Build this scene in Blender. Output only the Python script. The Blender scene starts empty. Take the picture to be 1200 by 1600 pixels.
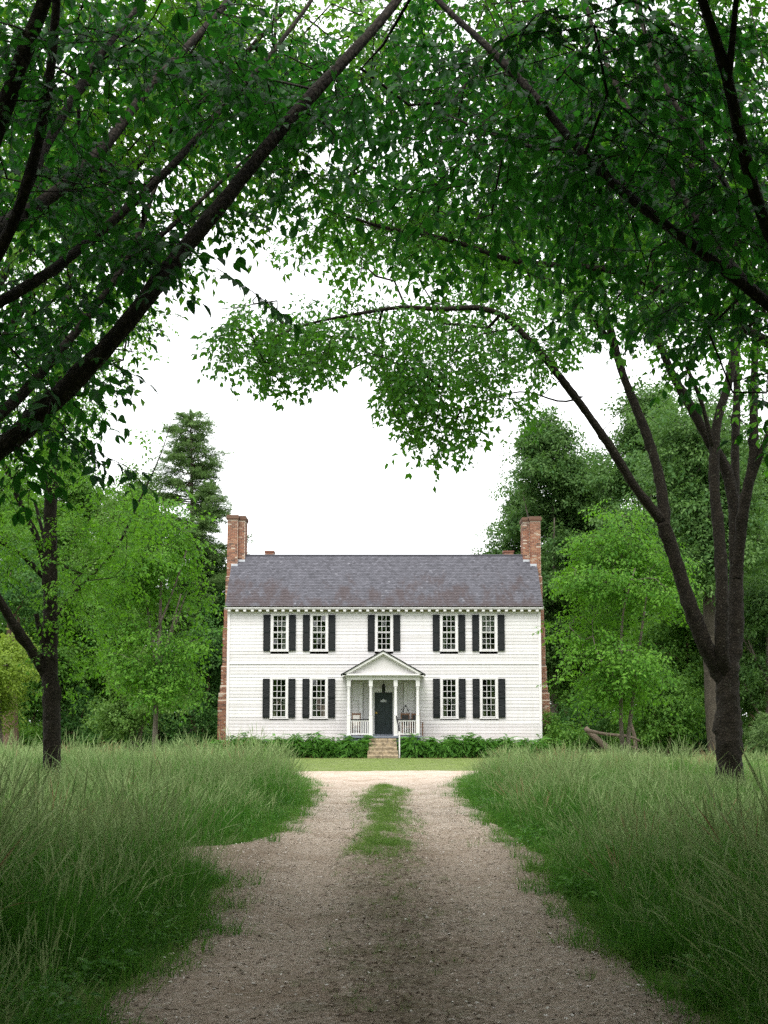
import bpy, math, random
import numpy as np
from mathutils import Vector
rng = np.random.default_rng(7)
random.seed(7)
SC = bpy.context.scene
COL = SC.collection
R = math.radians

# ------------------------------------------------------------------ camera, sky, sun, exposure
FPX, PITCH, HOR, CH = 1900.0, R(6), 1130.0, 1.65
YC = HOR - FPX * math.tan(PITCH)
D = 61.3                                             # distance of the house front
cd = bpy.data.cameras.new('camera'); cam = bpy.data.objects.new('camera', cd); COL.objects.link(cam)
cam.location = (0, 0, CH); cam.rotation_euler = (R(90) + PITCH, 0, 0)
cd.sensor_width = 36; cd.lens = FPX / 1600 * 36; cd.shift_y = (YC - 800) / 1600
cd.clip_start = 0.05; cd.clip_end = 2000
cd.dof.use_dof = True; cd.dof.focus_distance = 55; cd.dof.aperture_fstop = 6.3
SC.camera = cam

W = bpy.data.worlds.new('World'); SC.world = W; W.use_nodes = True
nt = W.node_tree; nt.nodes.clear()
sk = nt.nodes.new('ShaderNodeTexSky'); sk.sky_type = 'NISHITA'; sk.sun_disc = False
sk.sun_elevation = R(58); sk.sun_rotation = R(165); sk.dust_density = 3.0
hs = nt.nodes.new('ShaderNodeHueSaturation'); hs.inputs['Saturation'].default_value = 0.35
mx = nt.nodes.new('ShaderNodeMix'); mx.data_type = 'RGBA'; mx.inputs[0].default_value = 0.8
mx.inputs[7].default_value = (10.2, 10.3, 10.4, 1)     # even overcast deck over the blue
bg = nt.nodes.new('ShaderNodeBackground'); bg.inputs[1].default_value = 0.1
ow = nt.nodes.new('ShaderNodeOutputWorld')
nt.links.new(sk.outputs[0], hs.inputs['Color']); nt.links.new(hs.outputs[0], mx.inputs[6])
nt.links.new(mx.outputs[2], bg.inputs[0]); nt.links.new(bg.outputs[0], ow.inputs[0])
sl = bpy.data.lights.new('sun', 'SUN'); sl.energy = 1.5; sl.angle = R(35); sl.color = (1, .96, .9)
so = bpy.data.objects.new('sun', sl); COL.objects.link(so)
so.rotation_euler = (R(32), 0, R(-15))
SC.view_settings.view_transform = 'Standard'; SC.view_settings.look = 'None'
SC.view_settings.gamma = 1.0; SC.view_settings.use_curve_mapping = False
SC.view_settings.exposure = 1.3
SC.render.engine = 'CYCLES'
cy = SC.cycles
cy.max_bounces = 7; cy.diffuse_bounces = 4; cy.glossy_bounces = 2; cy.transmission_bounces = 4; cy.transparent_max_bounces = 8
cy.caustics_reflective = False; cy.caustics_refractive = False
cy.use_denoising = False; cy.use_adaptive_sampling = False
cy.sample_clamp_indirect = 6

# ------------------------------------------------------------------ helpers
_F = np.array([0, math.cos(PITCH), math.sin(PITCH)]); _U = np.array([0, -math.sin(PITCH), math.cos(PITCH)])
def PX(px, py, y):
    """world point at distance y that the photograph shows at (px, py)"""
    d = _F + np.array([1., 0, 0]) * ((px - 600) / FPX) - _U * ((py - YC) / FPX)
    return np.array([0, 0, CH]) + d * (y / d[1])

def nodes_mat(name):
    m = bpy.data.materials.new(name); m.use_nodes = True
    t = m.node_tree; b = t.nodes['Principled BSDF']
    return m, t, b
def N(t, kind, **kw):
    n = t.nodes.new(kind)
    for k, v in kw.items():
        if k in n.inputs: n.inputs[k].default_value = v
        else: setattr(n, k, v)
    return n
def ramp(t, fac, stops):
    n = t.nodes.new('ShaderNodeValToRGB'); e = n.color_ramp.elements
    while len(e) < len(stops): e.new(0.5)
    for i, (p, c) in enumerate(stops):
        e[i].position = p; e[i].color = (*c, 1)
    t.links.new(fac, n.inputs[0]); return n.outputs[0]
def mixc(t, fac, a, b, mode='MIX'):
    n = t.nodes.new('ShaderNodeMix'); n.data_type = 'RGBA'; n.blend_type = mode
    for s, v in ((0, fac), (6, a), (7, b)):
        if hasattr(v, 'links') or hasattr(v, 'is_output'): t.links.new(v, n.inputs[s])
        elif s == 0: n.inputs[0].default_value = v
        else: n.inputs[s].default_value = (*v, 1)
    return n.outputs[2]
def math_(t, op, a, b=0.0):
    n = t.nodes.new('ShaderNodeMath'); n.operation = op
    for i, v in enumerate((a, b)):
        if hasattr(v, 'is_output'): t.links.new(v, n.inputs[i])
        else: n.inputs[i].default_value = v
    return n.outputs[0]
def pos(t, scale=(1, 1, 1)):
    g = t.nodes.new('ShaderNodeTexCoord'); m = t.nodes.new('ShaderNodeMapping'); m.inputs['Scale'].default_value = scale
    t.links.new(g.outputs['Object'], m.inputs[0]); return m.outputs[0]
def noise(t, vec, scale, detail=4, rough=.55):
    n = N(t, 'ShaderNodeTexNoise', Scale=scale, Detail=detail, Roughness=rough); t.links.new(vec, n.inputs['Vector']); return n.outputs['Fac']
def bump(t, b, h, strength, dist):
    n = N(t, 'ShaderNodeBump', Strength=strength, Distance=dist); t.links.new(h, n.inputs['Height']); t.links.new(n.outputs[0], b.inputs['Normal'])

def plain(name, col, rough=.6, var=.12, scale=6., metallic=0., spec=.5):
    m, t, b = nodes_mat(name)
    p = pos(t); f = noise(t, p, scale, 5)
    lo = tuple(c * (1 - var) for c in col); hi = tuple(min(1, c * (1 + var)) for c in col)
    t.links.new(ramp(t, f, [(.3, lo), (.7, hi)]), b.inputs['Base Color'])
    b.inputs['Roughness'].default_value = rough; b.inputs['Metallic'].default_value = metallic
    b.inputs['Specular IOR Level'].default_value = spec
    return m

def leaf_mat(name, lo, hi, trans, tmix=.35, rough=.5, spec=.14, wr=.5):
    m = bpy.data.materials.new(name); m.use_nodes = True; t = m.node_tree; t.nodes.clear()
    oi = N(t, 'ShaderNodeObjectInfo'); at = N(t, 'ShaderNodeAttribute', attribute_name='var')
    f = math_(t, 'ADD', math_(t, 'MULTIPLY', oi.outputs['Random'], wr), math_(t, 'MULTIPLY', at.outputs['Fac'], 1 - wr))
    c = ramp(t, f, [(.15, lo), (.85, hi)])
    tc = mixc(t, .75, c, trans)
    b = N(t, 'ShaderNodeBsdfPrincipled', Roughness=rough); b.inputs['Specular IOR Level'].default_value = spec
    t.links.new(c, b.inputs['Base Color'])
    tr = N(t, 'ShaderNodeBsdfTranslucent'); t.links.new(tc, tr.inputs[0])
    ms = N(t, 'ShaderNodeMixShader'); ms.inputs[0].default_value = tmix
    o = N(t, 'ShaderNodeOutputMaterial')
    t.links.new(b.outputs[0], ms.inputs[1]); t.links.new(tr.outputs[0], ms.inputs[2]); t.links.new(ms.outputs[0], o.inputs[0])
    return m

def bark_mat(name, dark, light, lichen=None, scale=9.):
    m, t, b = nodes_mat(name)
    p = pos(t, (1, 1, .55)); f = noise(t, p, scale * .8, 9, .75)
    v = N(t, 'ShaderNodeTexVoronoi', Scale=scale * 2.2, feature='DISTANCE_TO_EDGE'); t.links.new(p, v.inputs['Vector'])
    h = math_(t, 'ADD', f, math_(t, 'MULTIPLY', v.outputs['Distance'], 1.2))
    c = ramp(t, h, [(.42, dark), (.95, light)])
    if lichen:
        l = noise(t, pos(t), 14, 6, .7)
        c = mixc(t, math_(t, 'MULTIPLY', math_(t, 'GREATER_THAN', l, .635), .6), c, lichen)
    t.links.new(c, b.inputs['Base Color']); b.inputs['Roughness'].default_value = .9; b.inputs['Specular IOR Level'].default_value = .2
    bump(t, b, h, .9, .03)
    return m

def setp(o, **kw):
    for k, v in kw.items():
        if v is not None: o[k] = v
WL = {}
def place(o, parent):
    COL.objects.link(o)
    if parent:
        o.parent = parent; o.location = [-c for c in WL[parent.name]]
    WL[o.name] = (0, 0, 0)
    return o
def thing(name, label, cat, loc, group=None):
    o = bpy.data.objects.new(name, None); o.empty_display_size = .3; COL.objects.link(o); o.location = loc
    WL[o.name] = tuple(loc); setp(o, label=label, category=cat, group=group); return o

class MB:
    def __init__(s): s.v = []; s.f = []; s.a = []; s.n = 0
    def add(s, v, f, a=0.):
        n = s.n; v = np.asarray(v, float); s.v.append(v); s.n += len(v)
        s.f += [tuple(i + n for i in q) for q in f]; s.a += [a] * len(f) if np.isscalar(a) else list(a)
    def box(s, x0, y0, z0, x1, y1, z1, a=0.):
        s.add([(x0, y0, z0), (x1, y0, z0), (x1, y1, z0), (x0, y1, z0), (x0, y0, z1), (x1, y0, z1), (x1, y1, z1), (x0, y1, z1)],
              [(0, 3, 2, 1), (4, 5, 6, 7), (0, 1, 5, 4), (1, 2, 6, 5), (2, 3, 7, 6), (3, 0, 4, 7)], a)
    def prism(s, poly, y0, y1, a=0., axis='y'):
        k = len(poly)
        if axis == 'y': v = [(x, y0, z) for x, z in poly] + [(x, y1, z) for x, z in poly]
        elif axis == 'x': v = [(y0, x, z) for x, z in poly] + [(y1, x, z) for x, z in poly]
        else: v = [(x, z, y0) for x, z in poly] + [(x, z, y1) for x, z in poly]
        s.add(v, [tuple(range(k)), tuple(range(2 * k - 1, k - 1, -1))] + [((i + 1) % k, i, k + i, k + (i + 1) % k) for i in range(k)], a)
    def tube(s, pts, rad, sides=8, cap=True, wob=0., a=0., knots=0):
        P = np.asarray(pts, float); k = len(P); rad = np.broadcast_to(np.asarray(rad, float), (k,))
        T = np.gradient(P, axis=0); T /= np.linalg.norm(T, axis=1)[:, None] + 1e-9
        n = np.cross(T[0], [0.3, .9, .2]); n /= np.linalg.norm(n) + 1e-9
        ang = np.arange(sides) * 2 * math.pi / sides; V = np.empty((k, sides, 3))
        for i in range(k):
            n = n - T[i] * n.dot(T[i]); n /= np.linalg.norm(n) + 1e-9; b = np.cross(T[i], n)
            r = rad[i] * (1 + wob * rng.normal(size=sides)) if wob else rad[i] * np.ones(sides)
            V[i] = P[i] + (np.cos(ang) * r)[:, None] * n + (np.sin(ang) * r)[:, None] * b
        for _ in range(knots):
            i0, a0, w_, h_ = rng.integers(k), rng.random() * 6.283, rng.uniform(.8, 2.2), rng.uniform(.12, .38)
            da = (ang - a0 + math.pi) % (2 * math.pi) - math.pi
            g = h_ * np.exp(-((np.arange(k)[:, None] - i0) / w_) ** 2 - (da[None] / .55) ** 2); V = P[:, None] + (V - P[:, None]) * (1 + g[..., None])
        f = [(i * sides + j, i * sides + (j + 1) % sides, (i + 1) * sides + (j + 1) % sides, (i + 1) * sides + j) for i in range(k - 1) for j in range(sides)]
        if cap: f += [tuple(range(sides - 1, -1, -1)), tuple((k - 1) * sides + j for j in range(sides))]
        s.add(V.reshape(-1, 3), f, a)
    def lathe(s, x, y, prof, sides=12, a=0.):
        s.tube([(x, y, z) for _, z in prof], [r for r, _ in prof], sides, a=a)
    def mesh(s, name, mat, smooth=False):
        me = bpy.data.meshes.new(name)
        me.from_pydata(np.concatenate(s.v) if s.v else [], [], s.f)
        if mat: me.materials.append(mat)
        at = me.attributes.new('var', 'FLOAT', 'FACE'); at.data.foreach_set('value', np.asarray(s.a, np.float32))
        if smooth: me.polygons.foreach_set('use_smooth', np.ones(len(s.f), bool))
        return me
    def build(s, name, mat, parent=None, smooth=False, **kw):
        o = bpy.data.objects.new(name, s.mesh(name, mat, smooth)); place(o, parent); setp(o, **kw); return o
def boxpart(name, mat, parent, *b, **kw):
    m = MB(); m.box(*b); return m.build(name, mat, parent, **kw)
def copy_part(o, parent, loc):
    c = o.copy(); COL.objects.link(c); c.parent = parent; c.location = loc; WL[c.name] = (0, 0, 0); return c

# scatter: a point mesh with rot / scl / idx attributes, instances picked from an unlinked library
def library(name, meshes):
    c = bpy.data.collections.new(name)
    for i, me in enumerate(meshes):
        c.objects.link(bpy.data.objects.new('%s_%02d' % (name, i), me))
    g = bpy.data.node_groups.new(name, 'GeometryNodeTree')
    g.interface.new_socket('Geometry', in_out='INPUT', socket_type='NodeSocketGeometry')
    g.interface.new_socket('Geometry', in_out='OUTPUT', socket_type='NodeSocketGeometry')
    gi = g.nodes.new('NodeGroupInput'); go = g.nodes.new('NodeGroupOutput')
    ci = g.nodes.new('GeometryNodeCollectionInfo'); ci.inputs['Collection'].default_value = c
    ci.inputs['Separate Children'].default_value = True; ci.inputs['Reset Children'].default_value = True
    ip = g.nodes.new('GeometryNodeInstanceOnPoints'); ip.inputs['Pick Instance'].default_value = True
    def named(a, ty):
        n = g.nodes.new('GeometryNodeInputNamedAttribute'); n.data_type = ty; n.inputs['Name'].default_value = a
        return next(o for o in n.outputs if o.enabled and o.name == 'Attribute')
    e = g.nodes.new('FunctionNodeEulerToRotation')
    L = g.links.new
    L(gi.outputs[0], ip.inputs['Points']); L(ci.outputs[0], ip.inputs['Instance']); L(named('idx', 'INT'), ip.inputs['Instance Index'])
    L(named('rot', 'FLOAT_VECTOR'), e.inputs[0]); L(e.outputs[0], ip.inputs['Rotation']); L(named('scl', 'FLOAT'), ip.inputs['Scale'])
    L(ip.outputs[0], go.inputs[0])
    return g, len(meshes)
def scatter(name, lib, P, rot, scl, parent=None, **kw):
    g, k = lib; P = np.asarray(P, np.float32); n = len(P)
    me = bpy.data.meshes.new(name); me.vertices.add(n); me.vertices.foreach_set('co', P.ravel())
    me.attributes.new('rot', 'FLOAT_VECTOR', 'POINT').data.foreach_set('vector', np.asarray(rot, np.float32).ravel())
    me.attributes.new('scl', 'FLOAT', 'POINT').data.foreach_set('value', np.asarray(scl, np.float32))
    me.attributes.new('idx', 'INT', 'POINT').data.foreach_set('value', rng.integers(0, k, n).astype(np.int32))
    o = bpy.data.objects.new(name, me); place(o, parent)
    o.modifiers.new('scatter', 'NODES').node_group = g; setp(o, **kw); return o

# ------------------------------------------------------------------ materials
M = {}
def paint_mat():
    m, t, b = nodes_mat('white_paint'); at = N(t, 'ShaderNodeAttribute', attribute_name='var')
    c = ramp(t, at.outputs['Fac'], [(0, (.56, .545, .55)), (.5, (.63, .615, .625)), (1, (.67, .66, .665))])
    f = noise(t, pos(t, (.5, 1, 3.)), 2.2, 6, .65); g = noise(t, pos(t, (3., 1, .25)), 2.5, 5, .6)
    sp = N(t, 'ShaderNodeSeparateXYZ'); t.links.new(pos(t), sp.inputs[0])
    low = math_(t, 'MULTIPLY', math_(t, 'SUBTRACT', 1.7, sp.outputs['Z']), .7); low.node.use_clamp = True
    k = math_(t, 'ADD', math_(t, 'MULTIPLY', ramp(t, math_(t, 'MULTIPLY', math_(t, 'ADD', f, g), .5), [(.47, (0, 0, 0)), (.66, (1, 1, 1))]), .35), math_(t, 'MULTIPLY', low, math_(t, 'MULTIPLY', g, .55))); k.node.use_clamp = True
    t.links.new(mixc(t, k, c, (.44, .42, .38)), b.inputs['Base Color']); b.inputs['Roughness'].default_value = .6; b.inputs['Specular IOR Level'].default_value = .3; return m
M['paint'] = paint_mat()
M['trim'] = plain('white_trim_paint', (.66, .65, .65), .55, .05, 5., spec=.3)
M['shutter'] = plain('black_green_paint', (.006, .009, .010), .55, .35, 9., spec=.22)
M['door'] = plain('dark_green_door_paint', (.016, .028, .030), .4, .15, 4.)
M['floorpaint'] = plain('grey_blue_floor_paint', (.16, .18, .22), .5, .15, 4.)
M['iron'] = plain('black_iron', (.015, .015, .017), .45, .2, 20.)
M['brass'] = plain('brass', (.55, .38, .12), .3, .1, 20., 1.)
M['plaque'] = plain('pale_metal', (.42, .44, .45), .4, .1, 20.)
M['plaster'] = plain('interior_plaster', (.16, .15, .13), .9, .1, 2.)
M['curtain'] = plain('curtain_cloth', (.72, .69, .64), .9, .06, 8.)
M['wood'] = plain('brown_wood', (.16, .075, .035), .6, .3, 14.)
M['stone'] = plain('step_stone', (.235, .185, .12), .95, .55, 6.)
M['shaded_mildew'] = plain('shaded_mildewed_paint', (.30, .28, .17), .8, .35, 5.)
M['mortar'] = plain('mortar', (.50, .43, .36), .95, .2, 20.)
M['mulch'] = plain('red_mulch', (.20, .075, .04), .95, .5, 22.)
M['lead'] = plain('flashing_lead', (.40, .42, .46), .5, .15, 10.)
M['rock'] = plain('flower_petal', (.6, .2, .3), .7)

def glass_mat():
    m = bpy.data.materials.new('window_glass'); m.use_nodes = True; t = m.node_tree; t.nodes.clear()
    fr = N(t, 'ShaderNodeFresnel', IOR=2.1); tr = N(t, 'ShaderNodeBsdfTransparent'); tr.inputs[0].default_value = (.80, .86, .84, 1)
    gl = N(t, 'ShaderNodeBsdfGlossy', Roughness=.03); ms = N(t, 'ShaderNodeMixShader'); o = N(t, 'ShaderNodeOutputMaterial')
    nb = N(t, 'ShaderNodeBump', Strength=.25, Distance=.02); t.links.new(noise(t, pos(t), 3., 2), nb.inputs['Height'])
    t.links.new(nb.outputs[0], gl.inputs['Normal']); t.links.new(fr.outputs[0], ms.inputs[0])
    t.links.new(tr.outputs[0], ms.inputs[1]); t.links.new(gl.outputs[0], ms.inputs[2]); t.links.new(ms.outputs[0], o.inputs[0]); return m
M['glass'] = glass_mat()

def brick_mat():
    m, t, b = nodes_mat('brick'); at = N(t, 'ShaderNodeAttribute', attribute_name='var')
    c = ramp(t, at.outputs['Fac'], [(0, (.07, .03, .022)), (.25, (.18, .062, .036)), (.6, (.27, .10, .052)), (.85, (.33, .17, .10)), (1, (.46, .38, .31))])
    f = noise(t, pos(t), 5, 6, .65)
    c = mixc(t, math_(t, 'MULTIPLY', f, .35), c, (.22, .17, .13))
    # sooty stain near the chimney tops
    sp = N(t, 'ShaderNodeSeparateXYZ'); t.links.new(pos(t), sp.inputs[0])
    s = math_(t, 'MULTIPLY', math_(t, 'SUBTRACT', sp.outputs['Z'], 11.6), .8)
    s.node.use_clamp = True
    c = mixc(t, math_(t, 'MULTIPLY', s, math_(t, 'ADD', f, .15)), c, (.10, .075, .05))
    t.links.new(c, b.inputs['Base Color']); b.inputs['Roughness'].default_value = .9; return m
M['brick'] = brick_mat()

def slate_mat():
    m, t, b = nodes_mat('roof_slate'); at = N(t, 'ShaderNodeAttribute', attribute_name='var')
    c = ramp(t, at.outputs['Fac'], [(0, (.058, .058, .068)), (.5, (.088, .088, .104)), (.9, (.115, .115, .135)), (1, (.15, .15, .17))])
    sp = N(t, 'ShaderNodeSeparateXYZ'); p = pos(t); t.links.new(p, sp.inputs[0])
    h = math_(t, 'MULTIPLY', math_(t, 'SUBTRACT', sp.outputs['Z'], 7.5), .34)       # 0 at the eave, 1 at the ridge
    f = noise(t, pos(t, (1, .5, .45)), 1.5, 7, .72)
    k = math_(t, 'SUBTRACT', math_(t, 'ADD', f, .06), math_(t, 'MULTIPLY', h, .33))
    st = ramp(t, k, [(.42, (0, 0, 0)), (.56, (.8, .8, .8))])
    c = mixc(t, st, c, (.062, .047, .048))                                            # brown lichen creeping up from the eave
    f2 = noise(t, p, 9, 4, .7)
    sp2 = ramp(t, math_(t, 'ADD', f2, math_(t, 'MULTIPLY', k, .3)), [(.84, (0, 0, 0)), (.88, (.6, .6, .6))])
    c = mixc(t, sp2, c, (.42, .42, .43))
    t.links.new(c, b.inputs['Base Color']); b.inputs['Roughness'].default_value = .7; b.inputs['Specular IOR Level'].default_value = .25; return m
M['slate'] = slate_mat()

def ground_mat():
    m, t, b = nodes_mat('soil_and_turf')
    p = pos(t); f = noise(t, p, .6, 6, .6); g = noise(t, p, 9, 6, .7)
    c = ramp(t, f, [(.3, (.10, .15, .05)), (.7, (.16, .21, .08))])
    c = mixc(t, math_(t, 'MULTIPLY', g, .5), c, (.16, .14, .07))
    t.links.new(c, b.inputs['Base Color']); b.inputs['Roughness'].default_value = 1; b.inputs['Specular IOR Level'].default_value = .1
    bump(t, b, g, .8, .03); return m
M['ground'] = ground_mat()
def path_mat():
    m, t, b = nodes_mat('gravel_track')
    p = pos(t)
    v = N(t, 'ShaderNodeTexVoronoi', Scale=30.); t.links.new(p, v.inputs['Vector'])
    v2 = N(t, 'ShaderNodeTexVoronoi', Scale=95.); t.links.new(p, v2.inputs['Vector'])
    f = noise(t, p, .9, 6, .65); g = noise(t, p, 16, 5, .7)
    sx = N(t, 'ShaderNodeSeparateColor'); t.links.new(v.outputs['Color'], sx.inputs[0])
    c = ramp(t, sx.outputs[0], [(0, (.29, .225, .17)), (.5, (.50, .405, .325)), (.85, (.62, .52, .435)), (1, (.78, .73, .67))])
    sx2 = N(t, 'ShaderNodeSeparateColor'); t.links.new(v2.outputs['Color'], sx2.inputs[0])
    c = mixc(t, .4, c, ramp(t, sx2.outputs[0], [(0, (.21, .16, .115)), (.6, (.50, .405, .325)), (1, (.70, .63, .56))]))
    dirt = ramp(t, math_(t, 'ADD', math_(t, 'MULTIPLY', f, .6), math_(t, 'MULTIPLY', g, .4)), [(.48, (0, 0, 0)), (.62, (.7, .7, .7))])
    c = mixc(t, dirt, c, (.24, .165, .105))
    # leaf mould down the crown between ruts; near end painted darker for canopy shade
    s = N(t, 'ShaderNodeSeparateXYZ'); t.links.new(p, s.inputs[0])
    ax = math_(t, 'ABSOLUTE', math_(t, 'SUBTRACT', s.outputs['X'], .1)); mid = math_(t, 'SUBTRACT', 1.0, math_(t, 'MULTIPLY', ax, 1.05)); mid.node.use_clamp = True
    edge = math_(t, 'MULTIPLY', math_(t, 'SUBTRACT', ax, 1.0), 1.6); edge.node.use_clamp = True
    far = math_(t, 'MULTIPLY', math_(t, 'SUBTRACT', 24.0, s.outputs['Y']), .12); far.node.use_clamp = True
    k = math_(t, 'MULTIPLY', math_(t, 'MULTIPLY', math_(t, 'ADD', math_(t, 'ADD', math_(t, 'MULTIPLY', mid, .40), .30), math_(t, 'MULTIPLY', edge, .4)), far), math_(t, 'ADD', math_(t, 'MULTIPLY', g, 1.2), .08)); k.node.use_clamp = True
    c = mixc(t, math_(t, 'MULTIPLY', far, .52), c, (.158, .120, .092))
    mo = ramp(t, math_(t, 'ADD', noise(t, p, 2.6, 7, .7), math_(t, 'MULTIPLY', mid, .16)), [(.58, (0, 0, 0)), (.70, (1, 1, 1))])
    c = mixc(t, math_(t, 'MULTIPLY', math_(t, 'MULTIPLY', mo, far), .32), c, (.062, .085, .028))
    k2 = ramp(t, math_(t, 'ADD', k, math_(t, 'MULTIPLY', math_(t, 'SUBTRACT', noise(t, p, 30, 6, .75), .5), .9)), [(.30, (0, 0, 0)), (.62, (.9, .9, .9))])
    c = mixc(t, k2, c, (.10, .072, .045))
    t.links.new(c, b.inputs['Base Color']); b.inputs['Roughness'].default_value = .95; b.inputs['Specular IOR Level'].default_value = .2
    h = math_(t, 'ADD', math_(t, 'MULTIPLY', v.outputs['Distance'], -1.0), math_(t, 'MULTIPLY', g, .8))
    bump(t, b, h, .9, .02); return m
M['path'] = path_mat()
M['bark'] = bark_mat('dark_bark', (.008, .0065, .005), (.036, .029, .021), (.11, .115, .088), 10)
M['bark_grey'] = bark_mat('grey_bark', (.06, .05, .04), (.20, .17, .14), (.27, .27, .22), 8)
M['bark_mid'] = bark_mat('shaded_bark', (.028, .023, .018), (.10, .085, .066), (.16, .17, .13), 9)  # dark grey-brown tone is this bark's own
M['log'] = bark_mat('weathered_wood', (.06, .045, .034), (.21, .165, .125), None, 9)
M['bark_brown'] = bark_mat('brown_bark', (.05, .035, .025), (.20, .13, .09), None, 9)

# ------------------------------------------------------------------ ground, track
def sheet(name, pts, mat, z, kind='structure', sub=1):
    me = bpy.data.meshes.new(name); n = len(pts)
    me.from_pydata([(x, y, z) for x, y in pts], [], [tuple(range(n))]); me.materials.append(mat)
    o = bpy.data.objects.new(name, me); COL.objects.link(o); WL[o.name] = (0, 0, 0); o['kind'] = kind; return o
sheet('ground', [(-600, -300), (600, -300), (600, 900), (-600, 900)], M['ground'], 0)

LEFT = [(0, -1.5), (3, -1.5), (7, -1.45), (9, -1.38), (11, -1.45), (12.6, -1.5), (13.6, -2.0), (14.6, -2.45), (15.8, -2.5), (16.6, -1.75), (18, -1.5), (22, -1.5), (26.5, -1.55), (31, -1.75), (34, -2.1), (37, -2.7), (40, -3.4)]
RIGHT = [(0, 1.6), (7, 1.55), (9, 1.52), (12, 1.55), (14.5, 1.75), (17, 1.72), (20, 1.66), (26, 1.66), (31, 1.75), (34, 2.0), (37, 2.5), (40, 3.2)]
def edge(tab, y):
    a = np.array(tab); return np.interp(y, a[:, 0], a[:, 1])
ys = np.arange(-12, 39.01, .25)
wl = edge(LEFT, ys) - .12 + .10 * np.sin(ys * 2.3) * np.sin(ys * .9) + rng.normal(0, .035, len(ys))
wr = edge(RIGHT, ys) + .12 + .10 * np.sin(ys * 1.9 + 1) * np.sin(ys * 1.1) + rng.normal(0, .035, len(ys))
def path_z(x, y):
    """two worn wheel ruts, a slight crown and soft shoulders"""
    a = np.abs(x - .04 - .05 * np.sin(y * .6)); f = np.clip((40 - y) / 6, 0, 1)
    return .010 + f * (.042 * (1 - np.exp(-((a - .78) / .30) ** 2)) + .010 * np.sin(x * 5.1 + y * 2.3) * np.sin(y * 1.7 - x) + .010)
nx = 28; k = len(ys); pv = []
for i_, (a, b_) in enumerate(zip(wl, wr)):
    for x_ in np.linspace(a, b_, nx): pv.append((x_, ys[i_], float(path_z(x_, ys[i_])) - (.018 if x_ in (a, b_) else 0) + rng.normal(0, .003)))
me = bpy.data.meshes.new('gravel_path'); me.from_pydata(pv, [], [(i * nx + j, i * nx + j + 1, (i + 1) * nx + j + 1, (i + 1) * nx + j) for i in range(k - 1) for j in range(nx - 1)]); me.materials.append(M['path'])
me.polygons.foreach_set('use_smooth', np.ones(len(me.polygons), bool))
o = bpy.data.objects.new('gravel_path', me); COL.objects.link(o); o['kind'] = 'structure'
xs = np.arange(-3.6, 3.7, .3)
cv = [(x, 38.9 + .15 * math.sin(x * 2.1) + rng.normal(0, .06), .010) for x in xs] + [(x, 42.6 + .3 * math.sin(x * .7) + rng.normal(0, .15) - .03 * x * x, .010) for x in xs]
k = len(xs)
me = bpy.data.meshes.new('path_end'); me.from_pydata(cv, [], [(i, i + 1, k + i + 1, k + i) for i in range(k - 1)]); me.materials.append(M['path'])
o = bpy.data.objects.new('path_end', me); COL.objects.link(o); o['kind'] = 'structure'
bed = [(x, 57.7 + .18 * math.sin(x * 1.7) + .1 * math.sin(x * 4.1)) for x in np.arange(-8.3, 8.4, .3)]
sheet('planting_bed', bed + [(8.3, 61.2), (-8.3, 61.2)], M['mulch'], .012)

# ------------------------------------------------------------------ the house
HX0, HX1, HY0, HY1 = -7.90, 7.91, D, 66.3
EAVE, RIDGE, RY = 7.50, 10.48, 63.8
house = thing('house', 'white clapboard house with slate roof, black shutters and columned porch', 'house', (0, D, 0))
WX = [-5.27, -3.275, 0.0, 3.28, 5.27]
WIN = [(x, 5.33, 7.09, True) for x in WX] + [(x, 1.95, 3.86, False) for x in WX if x != 0]
# openings: (x0,x1,z0,z1)
OPN = [(x - .46, x + .46, z0 - .10, z1 + .09) for x, z0, z1, _ in WIN] + [(-1.03, .99, 1.0, 3.62)]
row = .1655; z = .64
i = 0
while z < 7.17:
    z1 = min(z + row, 7.19); dz = rng.normal(0, .004)
    cuts = [(HX0 + .10, HX1 - .10)]
    for (a, b, c, d_) in OPN:
        if c < z1 - .02 and d_ > z + .02:
            nc = []
            for (p, q) in cuts:
                if b <= p or a >= q: nc.append((p, q)); continue
                if a > p: nc.append((p, a))
                if b < q: nc.append((b, q))
            cuts = nc
    for (p, q) in cuts:
        m = MB(); t0 = .020 + rng.normal(0, .003)
        if abs(z - 4.55) < .09: t0 = .045
        xs_ = np.linspace(p, q, 2 + int((q - p) / 1.6)); sag = dz + rng.normal(0, .0035, len(xs_))
        vv = []
        for x_, s_ in zip(xs_, sag): vv += [(x_, HY0 - t0, z - .004 + s_), (x_, HY0 - .004, z1 + .02), (x_, HY0 + .03, z1 + .02), (x_, HY0 + .03, z - .004 + s_)]
        kk = len(xs_)
        ff = [(4 * j + c_, 4 * j + 4 + c_, 4 * j + 4 + (c_ + 1) % 4, 4 * j + (c_ + 1) % 4) for j in range(kk - 1) for c_ in range(4)] + [(3, 2, 1, 0), (4 * kk - 4, 4 * kk - 3, 4 * kk - 2, 4 * kk - 1)]
        m.add(vv, ff, float(rng.random())); m.build('clapboard', M['paint'], house)
    z = z1; i += 1
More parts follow.
